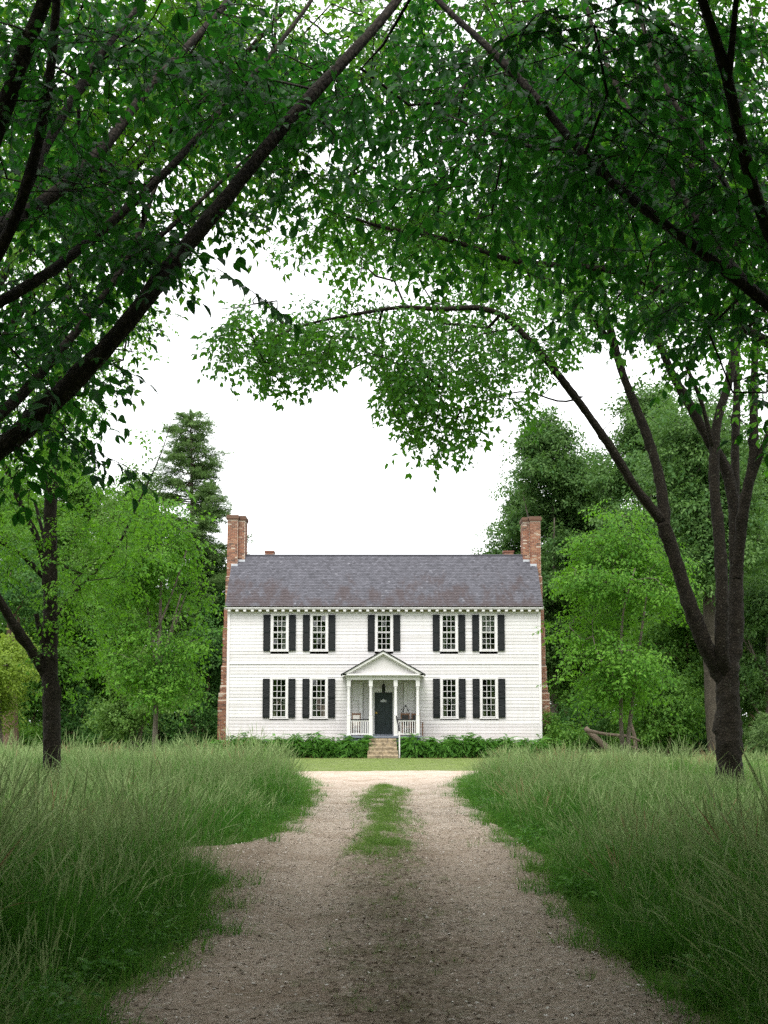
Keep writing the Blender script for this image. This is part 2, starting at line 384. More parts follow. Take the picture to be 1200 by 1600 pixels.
# shell: gable ends, rear wall, floors
m = MB()
gab = [(HY0 + .03, .3), (HY1, .3), (HY1, EAVE - .3), (RY, RIDGE - .15), (HY0 + .03, EAVE - .3)]
m.prism(gab, HX0 + .005, HX0 + .2, axis='x'); m.prism(gab, HX1 - .2, HX1 - .005, axis='x')
m.box(HX0 + .2, HY1 - .2, .3, HX1 - .2, HY1, EAVE - .3)
m.build('wall', M['paint'], house)
m = MB(); m.box(HX0 + .21, HY0 + .06, .95, HX1 - .21, HY1 - .21, 1.05); m.box(HX0 + .21, HY0 + .06, 4.3, HX1 - .21, HY1 - .21, 4.5); m.box(HX0 + .21, HY0 + .06, 7.22, HX1 - .21, HY1 - .21, 7.3)
m.box(HX0 + .201, HY0 + 3.2, 1.051, HX1 - .201, HY0 + 3.3, 7.219)
m.build('interior_floor', M['plaster'], house)
for x_ in (HX0 - .012, HX1 - .118):
    boxpart('corner_board', M['trim'], house, x_, HY0 - .05, .62, x_ + .13, HY0 + .06, 7.2)
# brick foundation
def brick_wall(mb, x0, x1, y0, y1, z0, z1, faces='FLR', L=.215, Hh=.064, j=.016):
    """individual bricks laid in courses on the named faces (F front, L left, R right)"""
    nz = int((z1 - z0) / (Hh + j)); k = 0
    for c in range(nz):
        za = z0 + c * (Hh + j); zb = za + Hh
        off = (c % 2) * L * .5
        if 'F' in faces:
            x = x0 - off
            while x < x1 - .01:
                a = max(x, x0); b = min(x + L, x1)
                if b - a > .03: mb.box(a, y0 - .006 - rng.random() * .006, za, b - j, y0 + .09, zb, float(np.clip(rng.normal(.5, .3), 0, 1)))
                x += L
        for s, xx in (('L', x0), ('R', x1)):
            if s in faces:
                y = y0 + .1 - off
                while y < y1 - .01:
                    a = max(y, y0 + .1); b = min(y + L, y1); e = .006 + rng.random() * .006
                    if b - a > .03: mb.box(xx - (e if s == 'L' else .09), a, za, xx + (.09 if s == 'L' else e), b - j, zb, float(np.clip(rng.normal(.5, .3), 0, 1)))
                    y += L
fo = boxpart('foundation', M['mortar'], house, HX0 + .03, HY0 + .02, -.1, HX1 - .03, HY0 + .3, .63)
m = MB(); brick_wall(m, HX0 + .03, HX1 - .03, HY0 + .02, HY0 + .3, 0.0, .62, 'F'); m.build('brick', M['brick'], fo, kind='stuff')
# cornice with modillions
m = MB(); m.box(HX0 - .06, HY0 - .33, 7.36, HX1 + .06, HY0 + .06, 7.40); m.box(HX0 - .08, HY0 - .36, 7.402, HX1 + .08, HY0 + .06, 7.475)
m.box(HX0 - .02, HY0 - .055, 7.19, HX1 + .02, HY0 + .06, 7.358)
cor = m.build('cornice', M['trim'], house)
boxpart('soffit_shade_band', M['shaded_mildew'], cor, HX0 - .01, HY0 - .075, 7.245, HX1 + .01, HY0 - .056, 7.357)  # olive strip: eave shade between the modillions painted in, along with mildew
for x_ in np.arange(HX0 + .10, HX1, .388):
    boxpart('modillion', M['trim'], cor, x_ - .07, HY0 - .31, 7.25, x_ + .07, HY0 - .0755, 7.359)
# roof: a deck and slates laid one by one
def roof_pt(u, x, lift=0., front=True):
    y0, z0 = HY0 - .40, 7.50
    ny, nz = -(RIDGE - z0), (RY - y0); l = math.hypot(ny, nz); ny /= l; nz /= l
    y = y0 + (RY - y0) * u + ny * lift; zz = z0 + (RIDGE - z0) * u + nz * lift
    if not front: y = 2 * RY - y
    return (x, y, zz)
RX0, RX1 = HX0 - .10, HX1 + .10
m = MB()
for fr in (True, False):
    a = [roof_pt(0, RX0, 0, fr), roof_pt(0, RX1, 0, fr), roof_pt(1, RX1, 0, fr), roof_pt(1, RX0, 0, fr)]
    b = [roof_pt(0, RX0, -.08, fr), roof_pt(0, RX1, -.08, fr), roof_pt(1, RX1, -.08, fr), roof_pt(1, RX0, -.08, fr)]
    m.add(a + b, [(0, 1, 2, 3), (7, 6, 5, 4), (0, 4, 5, 1), (1, 5, 6, 2), (3, 7, 4, 0)], .4)
roof = m.build('roof', M['slate'], house)
m = MB(); nr = 33; sw = .14
for fr in (True, False):
    for r_ in range(nr):
        u0 = r_ / nr; u1 = min((r_ + 1.25) / nr, 1.0); x = RX0 - (r_ % 2) * sw * .5
        step = sw if fr else .5
        while x < RX1:
            a, b = max(x, RX0), min(x + step - .006, RX1)
            if b - a > .02:
                l0 = .026 + rng.random() * .008; w_ = rng.normal(0, .004); va = float(np.clip(rng.normal(.45, .2), 0, 1)); du = rng.normal(0, .0018)
                v = [roof_pt(u0 + du, a, l0, fr), roof_pt(u0 + du + w_ * .2, b, l0, fr), roof_pt(u1, b, .008, fr), roof_pt(u1, a, .008, fr), roof_pt(u0 + du, a, .002, fr), roof_pt(u0 + du, b, .002, fr)]
                m.add(v, [(0, 1, 2, 3), (4, 5, 1, 0)], va)
            x += step
m.build('slate', M['slate'], roof, kind='stuff')
m = MB(); m.box(RX0, RY - .08, RIDGE - .01, RX1, RY + .08, RIDGE + .05, .6); m.build('ridge_cap', M['slate'], roof)
# rake boards
for x_ in (RX0 - .02, RX1 - .02):
    m = MB(); p0 = roof_pt(0, 0, -.085); p1 = roof_pt(1, 0, -.085); q1 = roof_pt(1, 0, -.26); q0 = roof_pt(0, 0, -.26)
    m.prism([(p0[1], p0[2]), (p1[1], p1[2]), (q1[1], q1[2]), (q0[1], q0[2])], x_, x_ + .04, axis='x'); m.build('rake_board', M['trim'], house)

# chimneys
def chimney(sgn, top):
    def X(a): return sgn * a
    def rect(a, b): return (min(X(a), X(b)), max(X(a), X(b)))
    prof = [(0.0, 2.85, 8.52, 62.6), (2.85, 3.2, 8.50, 62.62), (3.2, 3.6, 8.45, 62.85), (3.6, 4.6, 8.42, 62.95), (4.6, 6.6, 8.37, 63.0), (6.6, 7.6, 8.33, 63.05), (7.6, 9.3, 8.28, 63.15), (9.3, top - .26, 8.23, 63.2)]
    core = MB(); br = MB()
    for (z0, z1, xo, yf) in prof:
        inn = 7.93 if z0 < 7.0 else 7.68
        x0, x1 = rect(xo, inn); core.box(x0 + .008, yf + .008, z0, x1 - .008, 64.6, z1)
        brick_wall(br, x0, x1, yf, 64.6, z0, z1, 'F' + ('LR' if z0 > 7 else ('L' if sgn < 0 else 'R')))
    x0, x1 = rect(7.676, 7.33); core.box(x0 + .004, 63.46, 7.6, x1 - .004, 64.5, top - .26); brick_wall(br, x0, x1, 63.45, 64.5, 9.6, top - .26, 'FR' if sgn < 0 else 'FL')
    c = core.build('chimney', M['mortar'], house); br.build('brick', M['brick'], c, kind='stuff')
    cap = MB()
    for k_, (z0, z1, e) in enumerate(((top - .26, top - .19, .035), (top - .19, top - .12, .06), (top - .12, top - .05, .06), (top - .05, top, .03))):
        x0, x1 = rect(8.23 + e, 7.67 - e * .5); cap.box(x0, 63.2 - e, z0, x1, 64.6 + e, z1 - .008, .12 + .1 * rng.random())
        x0, x1 = rect(7.67 - e, 7.33 - e); cap.box(x0, 63.45 - e, z0 + .002, x1, 64.5 + e, z1 - .012, .1 + .1 * rng.random())
    cap.build('chimney_cap', M['brick'], c)
    if sgn < 0: x0, x1 = -8.02, -7.31
    else: x0, x1 = 7.31, 8.02
    fl = MB()
    for (a, b, yy) in ((7.66, 7.31, 63.42), (8.0, 7.66, 63.17)):
        xx0, xx1 = rect(a, b); zz = 7.5 + (yy - (HY0 - .4)) / (RY - HY0 + .4) * (RIDGE - 7.5)
        fl.box(xx0, yy - .02, zz - .02, xx1, yy + .03, zz + .12)
    fl.build('flashing', M['lead'], c)
chimney(-1, 12.56); chimney(1, 12.48)
for (x0, x1) in ((-6.45, -5.98), (6.5, 7.02)):
    m = MB(); m.box(x0 + .01, 65.3, 7.6, x1 - .01, 65.9, 10.93); c = m.build('chimney', M['mortar'], house, label='low brick chimney showing just above the ridge')
    m = MB(); brick_wall(m, x0, x1, 65.29, 65.9, 8.8, 10.9, 'FLR'); m.box(x0 - .03, 65.26, 10.86, x1 + .03, 65.93, 10.95, .2); m.build('brick', M['brick'], c, kind='stuff')

# windows and shutters
def curtain(fr, x0, x1, z0, z1, y):
    m = MB(); n = 14; xs = np.linspace(x0, x1, n); v = []; 
    for zz in (z0, z1):
        for i_, x_ in enumerate(xs): v.append((x_, y + .03 * math.sin(i_ * 1.7) + (.0), zz))
    m.add(v, [(i_, i_ + 1, n + i_ + 1, n + i_) for i_ in range(n - 1)]); m.build('curtain', M['curtain'], fr, smooth=True)
pane_me = None
louvres = {}
for wi, (x, z0, z1, up) in enumerate(WIN):
    fr = MB(); g = .35
    fr.box(x - .455, HY0 - .05, z0 - .02, x - g, HY0 + .06, z1 + .085); fr.box(x + g, HY0 - .05, z0 - .02, x + .455, HY0 + .06, z1 + .085)
    fr.box(x - g, HY0 - .048, z1, x + g, HY0 + .06, z1 + .083)
    w = fr.build('window', M['trim'], house)
    s = MB(); s.box(x - .48, HY0 - .075, z0 - .085, x + .48, HY0 + .06, z0 - .022); s.build('window_sill', M['trim'], w)
    hm = (z1 - z0); ph = hm / 6; mt = MB()
    for sash in (0, 1):
        yo = HY0 - .01 - .022 * sash
        za = z0 + sash * hm / 2; zb = za + hm / 2
        mt.box(x - g, yo, za, x + g, yo + .035, za + .038); mt.box(x - g, yo, zb - .034, x + g, yo + .035, zb - .001)
        mt.box(x - g, yo + .001, za + .038, x - g + .035, yo + .034, zb - .034); mt.box(x + g - .035, yo + .001, za + .038, x + g, yo + .034, zb - .034)
        for k_ in (1, 2):
            xx = x - g + .035 + (2 * g - .07) * k_ / 3; mt.box(xx - .011, yo + .003, za + .038, xx + .011, yo + .03, zb - .034)
            zz = za + .038 + (hm / 2 - .072) * k_ / 3; mt.box(x - g + .035, yo + .005, zz - .011, x + g - .035, yo + .028, zz + .011)
        for a_ in range(3):
            for b_ in range(3):
                pw = (2 * g - .07) / 3; p_h = (hm / 2 - .072) / 3
                xa = x - g + .035 + pw * a_; zc = za + .038 + p_h * b_
                t1, t2, t3 = rng.normal(0, .009, 3); yy = yo + .016
                q = MB(); q.add([(xa, yy + t1, zc), (xa + pw, yy + t2, zc), (xa + pw, yy + t3, zc + p_h), (xa, yy + t1 + t3 - t2, zc + p_h)], [(0, 1, 2, 3)])
                q.build('pane', M['glass'], w)
    mt.build('muntin', M['trim'], w)
    if not up:
        curtain(w, x - .36, x - .14 - .06 * rng.random(), z0, z0 + hm * .52, HY0 + .14); curtain(w, x + .14 + .06 * rng.random(), x + .36, z0, z0 + hm * .52, HY0 + .15)
    elif wi == 0: curtain(w, x + .10, x + .36, z0 - .02, z1 - .3, HY0 + .15)
    elif wi == 4: curtain(w, x - .36, x + .36, z0 + hm * .55, z1, HY0 + .13); curtain(w, x - .06, x + .02, z0, z0 + .5, HY0 + .15)
    elif wi == 3: curtain(w, x - .36, x - .2, z0, z0 + .6, HY0 + .15)
    elif wi == 1: curtain(w, x + .25, x + .36, z0, z0 + .8, HY0 + .15)
    # a pair of shutters
    for sg in (-1, 1):
        xa = x + sg * .475 if sg > 0 else x - .475 - .345; xb = xa + .345
        zt, zbm = z1 + .015, z0 - (.05 if up else .02)
        y0, y1 = HY0 - .095, HY0 - .055
        m = MB(); st_ = .045
        m.box(xa, y0, zbm, xa + st_, y1, zt); m.box(xb - st_, y0, zbm, xb, y1, zt)
        mid = zbm + (zt - zbm) * .52
        for (a, b) in ((zbm, zbm + .13), (mid - .045, mid + .045), (zt - .06, zt)): m.box(xa + st_, y0 + .001, a, xb - st_, y1 - .001, b)
        sh = m.build('shutter', M['shutter'], house)
        lv = MB()
        for (a, b) in ((zbm + .13, mid - .045), (mid + .045, zt - .06)):
            n = int((b - a) / .05)
            for q in range(n):
                zz = a + (q + .5) * (b - a) / n; tl = rng.normal(0, .006 if up else .016); ope = .014 + (abs(rng.normal(0, .012)) if not up else 0)
                lv.add([(xa + st_, y0 + .004, zz - .028 + tl), (xb - st_, y0 + .004, zz - .028 - tl), (xb - st_, y1 - .008 + ope * .3, zz + .022 - tl), (xa + st_, y1 - .008 + ope * .3, zz + .022 + tl)], [(0, 1, 2, 3)])
        lv.box(xa + st_, y1 - .004, zbm + .131, xb - st_, y1 - .002, zt - .061)
        lv.build('louvre', M['shutter'], sh)
        hd = MB(); hd.box(xa + .02 if sg < 0 else xa - .012, y1 + .002, zbm - .02, xa + .05 if sg > 0 else xb + .012, HY0 - .031, zbm + .01)
        hd.build('shutter_dog', M['iron'], sh)

# door surround and door
PC = -.02
m = MB(); m.box(-1.02, HY0 - .03, 1.05, -.56, HY0 + .05, 3.62); m.box(.52, HY0 - .03, 1.05, .98, HY0 + .05, 3.62); m.box(-.56, HY0 - .031, 3.40, .52, HY0 + .05, 3.62)
m.build('door_surround', M['paint'], house)
m = MB(); m.box(-.56, HY0 - .06, 1.05, -.475, HY0 + .05, 3.27); m.box(.435, HY0 - .06, 1.05, .52, HY0 + .05, 3.27); m.box(-.475, HY0 - .06, 3.195, .435, HY0 + .05, 3.27); m.box(-.6, HY0 - .09, 3.272, .56, HY0 + .05, 3.40)
m.build('door_frame', M['trim'], house)
for (a, b) in ((-1.24, -1.08), (1.0, 1.16)):
    boxpart('pilaster', M['trim'], house, a, HY0 - .075, 1.05, b, HY0 - .02, 3.70)
dr = MB(); y0 = HY0 + .01
dr.box(-.475, y0 + .02, 1.10, .435, y0 + .04, 3.195)
PAN = [(a, b, c, d_) for (a, b) in ((-.385, -.075), (.035, .345)) for (c, d_) in ((1.27, 1.90), (2.06, 2.24), (2.36, 3.02))]
for (a, b) in ((-.475, -.385), (-.075, .035), (.345, .435)): dr.box(a, y0, 1.10, b, y0 + .02, 3.195)
for (a, b) in ((1.10, 1.27), (1.90, 2.06), (2.24, 2.36), (3.02, 3.195)):
    dr.box(-.385, y0 + .0005, a, -.075, y0 + .02, b); dr.box(.035, y0 + .0005, a, .345, y0 + .02, b)
door = dr.build('door', M['door'], house)
for (a, b, c, d_) in PAN: boxpart('door_panel', M['door'], door, a + .05, y0 + .006, c + .05, b - .05, y0 + .0195, d_ - .05)
m = MB(); m.tube([(-.43, y0 - .06, 2.17), (-.43, y0 - .045, 2.17), (-.43, y0 - .02, 2.17), (-.43, y0, 2.17)], [.025, .04, .015, .03], 10); m.box(-.405, y0 - .012, 2.12, -.34, y0 - .001, 2.22); m.build('door_knob', M['brass'], door)
m = MB(); m.box(-.17, y0 - .02, 2.70, .12, y0 - .002, 2.81); m.prism([(-.10, 2.81), (.05, 2.81), (-.025, 2.86)], y0 - .02, y0 - .003); m.build('plaque', M['plaque'], door)
boxpart('door_threshold', M['floorpaint'], house, -.58, HY0 - .30, 1.042, .55, HY0 - .0, 1.10)
for x_ in (-.87, .82):
    m = MB(); m.tube([(x_, HY0 - .05, 2.87), (x_, HY0 - .03, 2.87)], [.03, .035], 10); m.build('bell_button', M['plaque'], house)

# porch
PX0, PX1, PY = -1.95, 1.84, 58.95
porch = boxpart('porch_floor', M['floorpaint'], house, PX0, PY, .95, PX1, HY0 - .035, 1.04)
m = MB(); m.box(PX0 + .08, PY + .10, 0, PX1 - .08, PY + .16, .948); m.box(PX0 + .08, PY + .16, 0, PX0 + .14, HY0 - .1, .948); m.box(PX1 - .14, PY + .16, 0, PX1 - .08, HY0 - .1, .948)
m.build('porch_skirt', M['floorpaint'], house)
CX = [-1.71, -.64, .565, 1.635]
for cx in CX:
    m = MB(); cyy = PY + .17
    m.box(cx - .105, cyy - .105, 1.042, cx + .105, cyy + .105, 1.10); m.box(cx - .085, cyy - .085, 1.10, cx + .085, cyy + .085, 2.0)
    c = m.build('porch_column', M['trim'], house)
    m = MB(); m.lathe(cx, cyy, [(.085, 2.0), (.092, 2.03), (.078, 2.06), (.076, 2.5), (.07, 3.2), (.072, 3.33), (.086, 3.36), (.07, 3.39), (.085, 3.42)], 14); m.build('shaft', M['trim'], c, smooth=True)
    boxpart('capital', M['trim'], c, cx - .092, cyy - .092, 3.421, cx + .092, cyy + .092, 3.748)
for cx, sx in ((-1.74, -1), (1.665, 1)):
    boxpart('wall_post', M['trim'], house, cx - .07, HY0 - .12, 1.042, cx + .07, HY0 - .03, 3.748)
EX0, EX1 = -1.83, 1.75
m = MB(); m.box(EX0, PY + .04, 3.75, EX1, PY + .30, 3.89)
m.box(EX0, PY + .30, 3.75, EX0 + .22, HY0 - .04, 3.89); m.box(EX1 - .22, PY + .30, 3.75, EX1, HY0 - .04, 3.89)
m.box(EX0 - .05, PY - .02, 3.892, EX1 + .05, HY0 - .04, 3.95); m.box(EX0 - .16, PY - .13, 3.952, EX1 + .16, HY0 - .04, 4.03)
ent = m.build('entablature', M['trim'], house)
m = MB()
for x_ in np.arange(EX0 + .01, EX1 - .03, .085): m.box(x_, PY + .0, 3.84, x_ + .045, PY + .038, 3.888)
m.build('dentil', M['trim'], ent)
AX, AZ = -.04, 5.15
ce = boxpart('porch_ceiling', M['trim'], house, EX0 + .222, PY + .302, 3.80, EX1 - .222, HY0 - .04, 3.84)
hw = (EX1 - EX0) / 2 + .2
m = MB(); m.prism([(AX - hw + .25, 4.031), (AX + hw - .25, 4.031), (AX, AZ - .17)], PY + .08, PY + .16); pd = m.build('pediment', M['paint'], house)
rk = MB(); sl_ = (AZ - 4.0) / (hw + .02)
for sg in (-1, 1):
    def pt(s_, off): return (AX + sg * s_, AZ - sl_ * s_ - off)
    rk.prism([pt(0, .03), pt(hw, .03), pt(hw, .15), pt(0, .15)], PY - .13, PY + .10)
    rk.prism([pt(0, .151), pt(hw - .12, .151), pt(hw - .22, .215), pt(0, .215)], PY - .03, PY + .11)
rk.build('raking_cornice', M['trim'], pd)
m = MB()
for sg in (-1, 1):
    for s_ in np.arange(.12, hw - .3, .085): xx = AX + sg * s_; zz = AZ - sl_ * s_ - .245; m.box(xx - .022, PY + .03, zz - .02, xx + .022, PY + .079, zz + .04)
m.build('dentil', M['trim'], pd)
m = MB()
for sg in (-1, 1):
    m.prism([(AX, AZ + .02), (AX + sg * (hw + .06), AZ + .02 - sl_ * (hw + .06)), (AX + sg * (hw + .06), AZ - .028 - sl_ * (hw + .06)), (AX, AZ - .028)], PY - .17, HY0 - .04, .2)
pr = m.build('porch_roof', M['shutter'], house)
m = MB()
for sg in (-1, 1):
    for k_ in range(9):
        for yy in np.arange(PY - .16, HY0 - .2, .21):
            s0 = k_ * hw / 9 + .02; s1 = s0 + hw / 9; xa, xb = AX + sg * s0, AX + sg * s1; za, zb = AZ - sl_ * s0 + .022, AZ - sl_ * s1 + .04
            m.add([(xa, yy, za), (xb, yy, zb), (xb, yy + .2, zb), (xa, yy + .2, za), (xb, yy, zb - .02), (xb, yy + .2, zb - .02)], [(0, 1, 2, 3), (1, 4, 5, 2), (0, 4, 1)], rng.random())
m.build('slate', M['slate'], pr, kind='stuff')
# railings
for (a, b) in ((CX[0] + .09, CX[1] - .09), (CX[2] + .09, CX[3] - .09)):
    m = MB(); yc = PY + .17
    m.box(a, yc - .03, 1.10, b, yc + .03, 1.16)
    rl = m.build('railing', M['trim'], house)
    boxpart('hand_rail', M['iron'], rl, a, yc - .04, 1.79, b, yc + .04, 1.85)
    boxpart('sub_rail', M['trim'], rl, a + .001, yc - .025, 1.74, b - .001, yc + .025, 1.788)
    nb = 8
    for k_ in range(nb):
        xx = a + (k_ + .5) * (b - a) / nb; boxpart('baluster', M['trim'], rl, xx - .017, yc - .017, 1.161, xx + .017, yc + .017, 1.739)
# the side railings run back to the wall
for xx in (CX[0], CX[3]):
    m = MB(); m.box(xx - .03, PY + .26, 1.10, xx + .03, HY0 - .13, 1.16); rl = m.build('railing', M['trim'], house)
    boxpart('hand_rail', M['iron'], rl, xx - .04, PY + .26, 1.79, xx + .04, HY0 - .13, 1.85)
    for yy in np.arange(PY + .35, HY0 - .2, .14): boxpart('baluster', M['trim'], rl, xx - .017, yy - .017, 1.161, xx + .017, yy + .017, 1.789)
# stone steps and the iron hand rail
for k_ in range(5):
    z1 = .92 - k_ * .185; y1 = PY - .03 - k_ * .31 ; w0 = .655 + .012 * k_ + (.03 if k_ > 2 else 0)
    ns = (3, 1, 2, 1, 2)[k_]
    for s_ in range(ns):
        a = -.05 - w0 + 2 * w0 * s_ / ns; b = -.05 - w0 + 2 * w0 * (s_ + 1) / ns - .012
        m = MB(); e = rng.normal(0, .008, 8)
        m.add([(a, y1 - .33 + e[0], 0), (b, y1 - .33 + e[1], 0), (b, y1, 0), (a, y1, 0), (a + abs(e[2]), y1 - .31 + e[0], z1 - .01 + e[3] * .6), (b - abs(e[4]), y1 - .31 + e[1], z1 - .01 + e[5] * .6), (b, y1, z1 + e[6] * .5), (a, y1, z1 + e[7] * .5),
               (a, y1 - .34 + e[0], z1 - .05), (b, y1 - .34 + e[1], z1 - .05)],
              [(0, 3, 2, 1), (4, 5, 6, 7), (0, 1, 9, 8), (8, 9, 5, 4), (1, 2, 6, 5, 9), (2, 3, 7, 6), (3, 0, 8, 4, 7)]); m.build('step', M['stone'], house)
m = MB(); m.tube([(.60, PY + .05, 1.98), (.68, PY - .6, 1.55), (.72, PY - .95, 1.28)], .035, 8); sr = m.build('stair_rail', M['iron'], house)
boxpart('rail_post', M['trim'], sr, .70, PY - .99, 0, .76, PY - .93, 1.27)

# lantern hanging from the porch ceiling
ln = thing('hanging_lantern', 'black glass lantern hanging from porch ceiling above front door', 'lantern', (-.02, 60.4, 3.2))
m = MB(); m.tube([(-.02, 60.4, 3.80), (-.02, 60.4, 3.58)], .012, 6); m.lathe(-.02, 60.4, [(.02, 3.60), (.06, 3.56), (.10, 3.48), (.11, 3.44)], 8); m.lathe(-.02, 60.4, [(.10, 3.14), (.10, 3.18), (.07, 3.19)], 8)
m.build('lantern_frame', M['iron'], ln)
m = MB(); m.lathe(-.02, 60.4, [(.09, 3.19), (.095, 3.43)], 8); m.build('lantern_glass', plain('smoked_glass', (.02, .022, .02), .1, .1), ln)
for k_ in range(4):
    a = k_ * math.pi / 2 + .785; m = MB(); m.tube([(-.02 + .1 * math.cos(a), 60.4 + .1 * math.sin(a), 3.15), (-.02 + .1 * math.cos(a), 60.4 + .1 * math.sin(a), 3.45)], .012, 5); m.build('lantern_bar', M['iron'], ln)

# porch chairs
def chair(x, y, rz, label, panel):
    t = thing('porch_chair', label, 'chair', (x, y, 1.04), 'chairs on the porch'); t.rotation_euler[2] = rz
    def part(n, mat, *b):
        m = MB(); m.box(*b); o = bpy.data.objects.new(n, m.mesh(n, mat)); COL.objects.link(o); o.parent = t; return o
    for sx in (-.2, .2):
        part('leg', M['wood'], sx - .022, -.22, 0, sx + .022, -.176, .62)
        part('leg', M['wood'], sx - .022, .2, 0, sx + .022, .244, 1.12)
        part('armrest', M['wood'], sx - .035, -.24, .622, sx + .035, .199, .65)
    part('seat', M['wood'], -.24, -.24, .40, .24, .199, .44)
    part('top_rail', M['wood'], -.177, .205, 1.02, .177, .24, 1.10)
    part('stretcher', M['wood'], -.177, .21, .2, .177, .235, .235)
    part('backrest', panel, -.177, .212, .50, .177, .236, 1.018)
M['cane'] = plain('dark_woven_back', (.03, .03, .028), .8, .4, 60.)
chair(1.08, 60.45, .15, 'brown wooden chair with dark woven back, behind right porch railing', M['cane'])
chair(1.66, 60.8, .35, 'brown wooden chair half hidden by the right end porch column', M['cane'])
chair(-1.42, 60.4, -.2, 'brown wooden chair with pale back, behind left porch railing', M['curtain'])
ps = thing('plant_stand', 'black wire plant stand with scrolls rising behind the right porch chair', 'plant stand', (1.08, 60.95, 1.04))
m = MB()
for s_ in (-1, 1): m.tube([(1.08 + s_ * .16, 60.95, 1.04), (1.08 + s_ * .15, 60.95, 2.0), (1.08 + s_ * .22, 60.95, 2.2)], .011, 5)
m.tube([(1.08 + .18 * math.cos(a), 60.95 + .1 * math.sin(a), 2.12) for a in np.linspace(0, 6.28, 17)], .01, 5)
m.build('stand_frame', M['iron'], ps)
for s_ in (-1, 1):
    m = MB(); m.tube([(1.08 + s_ * (.02 + .16 * q), 60.95, 2.15 + .36 * (1 - q) ** 1.2 - .0 + .04 * math.sin(q * 9)) for q in np.linspace(0, 1, 10)], .013, 5)
    m.tube([(1.08 + s_ * (.17 + .05 * math.cos(a)), 60.95, 2.3 + .05 * math.sin(a)) for a in np.linspace(0, 5, 10)], .012, 5); m.build('scroll', M['iron'], ps)
m = MB(); m.lathe(1.08, 60.95, [(.02, 2.46), (.06, 2.50), (.03, 2.55), (.005, 2.58)], 8); m.build('finial', M['iron'], ps)

# ------------------------------------------------------------------ foliage libraries
def leaf(mb, base, d, up, L, Wd, a, fine=False):
    d = d / (np.linalg.norm(d) + 1e-9); s = np.cross(up, d); s /= np.linalg.norm(s) + 1e-9; n = np.cross(d, s)
    if fine:
        st = [(0, 0, 0), (.22, .72, .01), (.5, 1, -.02), (.78, .62, -.09), (1, 0, -.22)]
        c = [base + d * L * t + n * L * q for t, w, q in st]
        l = [c[i] + s * Wd * .5 * st[i][1] + n * Wd * .16 * st[i][1] for i in (1, 2, 3)]; r = [c[i] - s * Wd * .5 * st[i][1] + n * Wd * .16 * st[i][1] for i in (1, 2, 3)]
        mb.add(c + l + r, [(0, 1, 5), (1, 2, 6, 5), (2, 3, 7, 6), (3, 4, 7), (1, 0, 8), (2, 1, 8, 9), (3, 2, 9, 10), (4, 3, 10)], a)
    else:
        c0 = base; c1 = base + d * L * .45; c2 = base + d * L - n * L * .15
        mb.add([c0, c1, c2, c1 + s * Wd * .5 + n * Wd * .15, c1 - s * Wd * .5 + n * Wd * .15], [(0, 1, 3), (1, 2, 3), (1, 0, 4), (2, 1, 4)], a)
SPEC = {}
def sprig(L, nl, leafL, leafW, mat, matw, fine, side=3):
    mb = MB(); tw = MB(); spec = []
    def shoot(p, d, ln, k):
        pts = [p]; q = p.copy(); dd = d / np.linalg.norm(d)
        for i in range(k):
            dd = dd + rng.normal(0, .10, 3) + np.array([0, 0, -.05]); dd /= np.linalg.norm(dd); q = q + dd * ln / k; pts.append(q)
            sg = 1 if i % 2 else -1; sd = np.cross([0, 0, 1], dd); sd /= np.linalg.norm(sd) + 1e-9
            ld = dd * .65 + sd * sg * .75 + np.array([0, 0, rng.normal(-.22, .25)])
            up = np.array([0, 0, 1.]) + rng.normal(0, .3, 3)
            sc = rng.uniform(.5, 1.28)
            leaf(mb, q, ld, up, leafL * sc, leafW * sc, rng.random(), fine); spec.append((q.copy(), ld / np.linalg.norm(ld), up, sc))
        leaf(mb, q, dd + np.array([0, 0, -.15]), np.array([0, 0, 1.]) + rng.normal(0, .3, 3), leafL, leafW, rng.random(), fine)
        tw.tube(pts, np.linspace(.0035, .0015, len(pts)), 3, False); return pts
    main = shoot(np.zeros(3), np.array([1., 0, .1]), L, nl)
    for j in range(side):
        i = int((j + 1) * nl / (side + 1.5)); sg = 1 if j % 2 else -1
        shoot(main[i], np.array([.75, sg * .8, rng.normal(0, .25)]), L * rng.uniform(.4, .6), max(3, nl // 2))
    me = mb.mesh('sprig', mat)
    nleaf = len(mb.f)
    v = np.concatenate(mb.v + tw.v); f = mb.f + [tuple(i + mb.n for i in q) for q in tw.f]
    me = bpy.data.meshes.new('sprig'); me.from_pydata(v, [], f); me.materials.append(mat); me.materials.append(matw)
    me.attributes.new('var', 'FLOAT', 'FACE').data.foreach_set('value', np.array(mb.a + tw.a, np.float32))
    mi = np.zeros(len(f), np.int32); mi[nleaf:] = 1; me.polygons.foreach_set('material_index', mi); SPEC[me.name] = (spec, tw.mesh('twig', matw)); return me
def clump(rad, n, leafL, leafW, mat, flat=.55):
    mb = MB()
    for i in range(n):
        d = rng.normal(size=3); d /= np.linalg.norm(d); r = rad * rng.random() ** .45
        p = d * r * np.array([1, 1, flat]); ld = np.array([d[0], d[1], -.35]) + rng.normal(0, .45, 3)
        sc = rng.uniform(.65, 1.2); leaf(mb, p, ld, np.array([0, 0, 1.]) + rng.normal(0, .4, 3), leafL * sc, leafW * sc, rng.random())
    return mb.mesh('clump', mat)
def recolour(meshes, mat):
    out = []
    for me in meshes:
        c = me.copy(); c.materials[0] = mat; out.append(c)
    return out
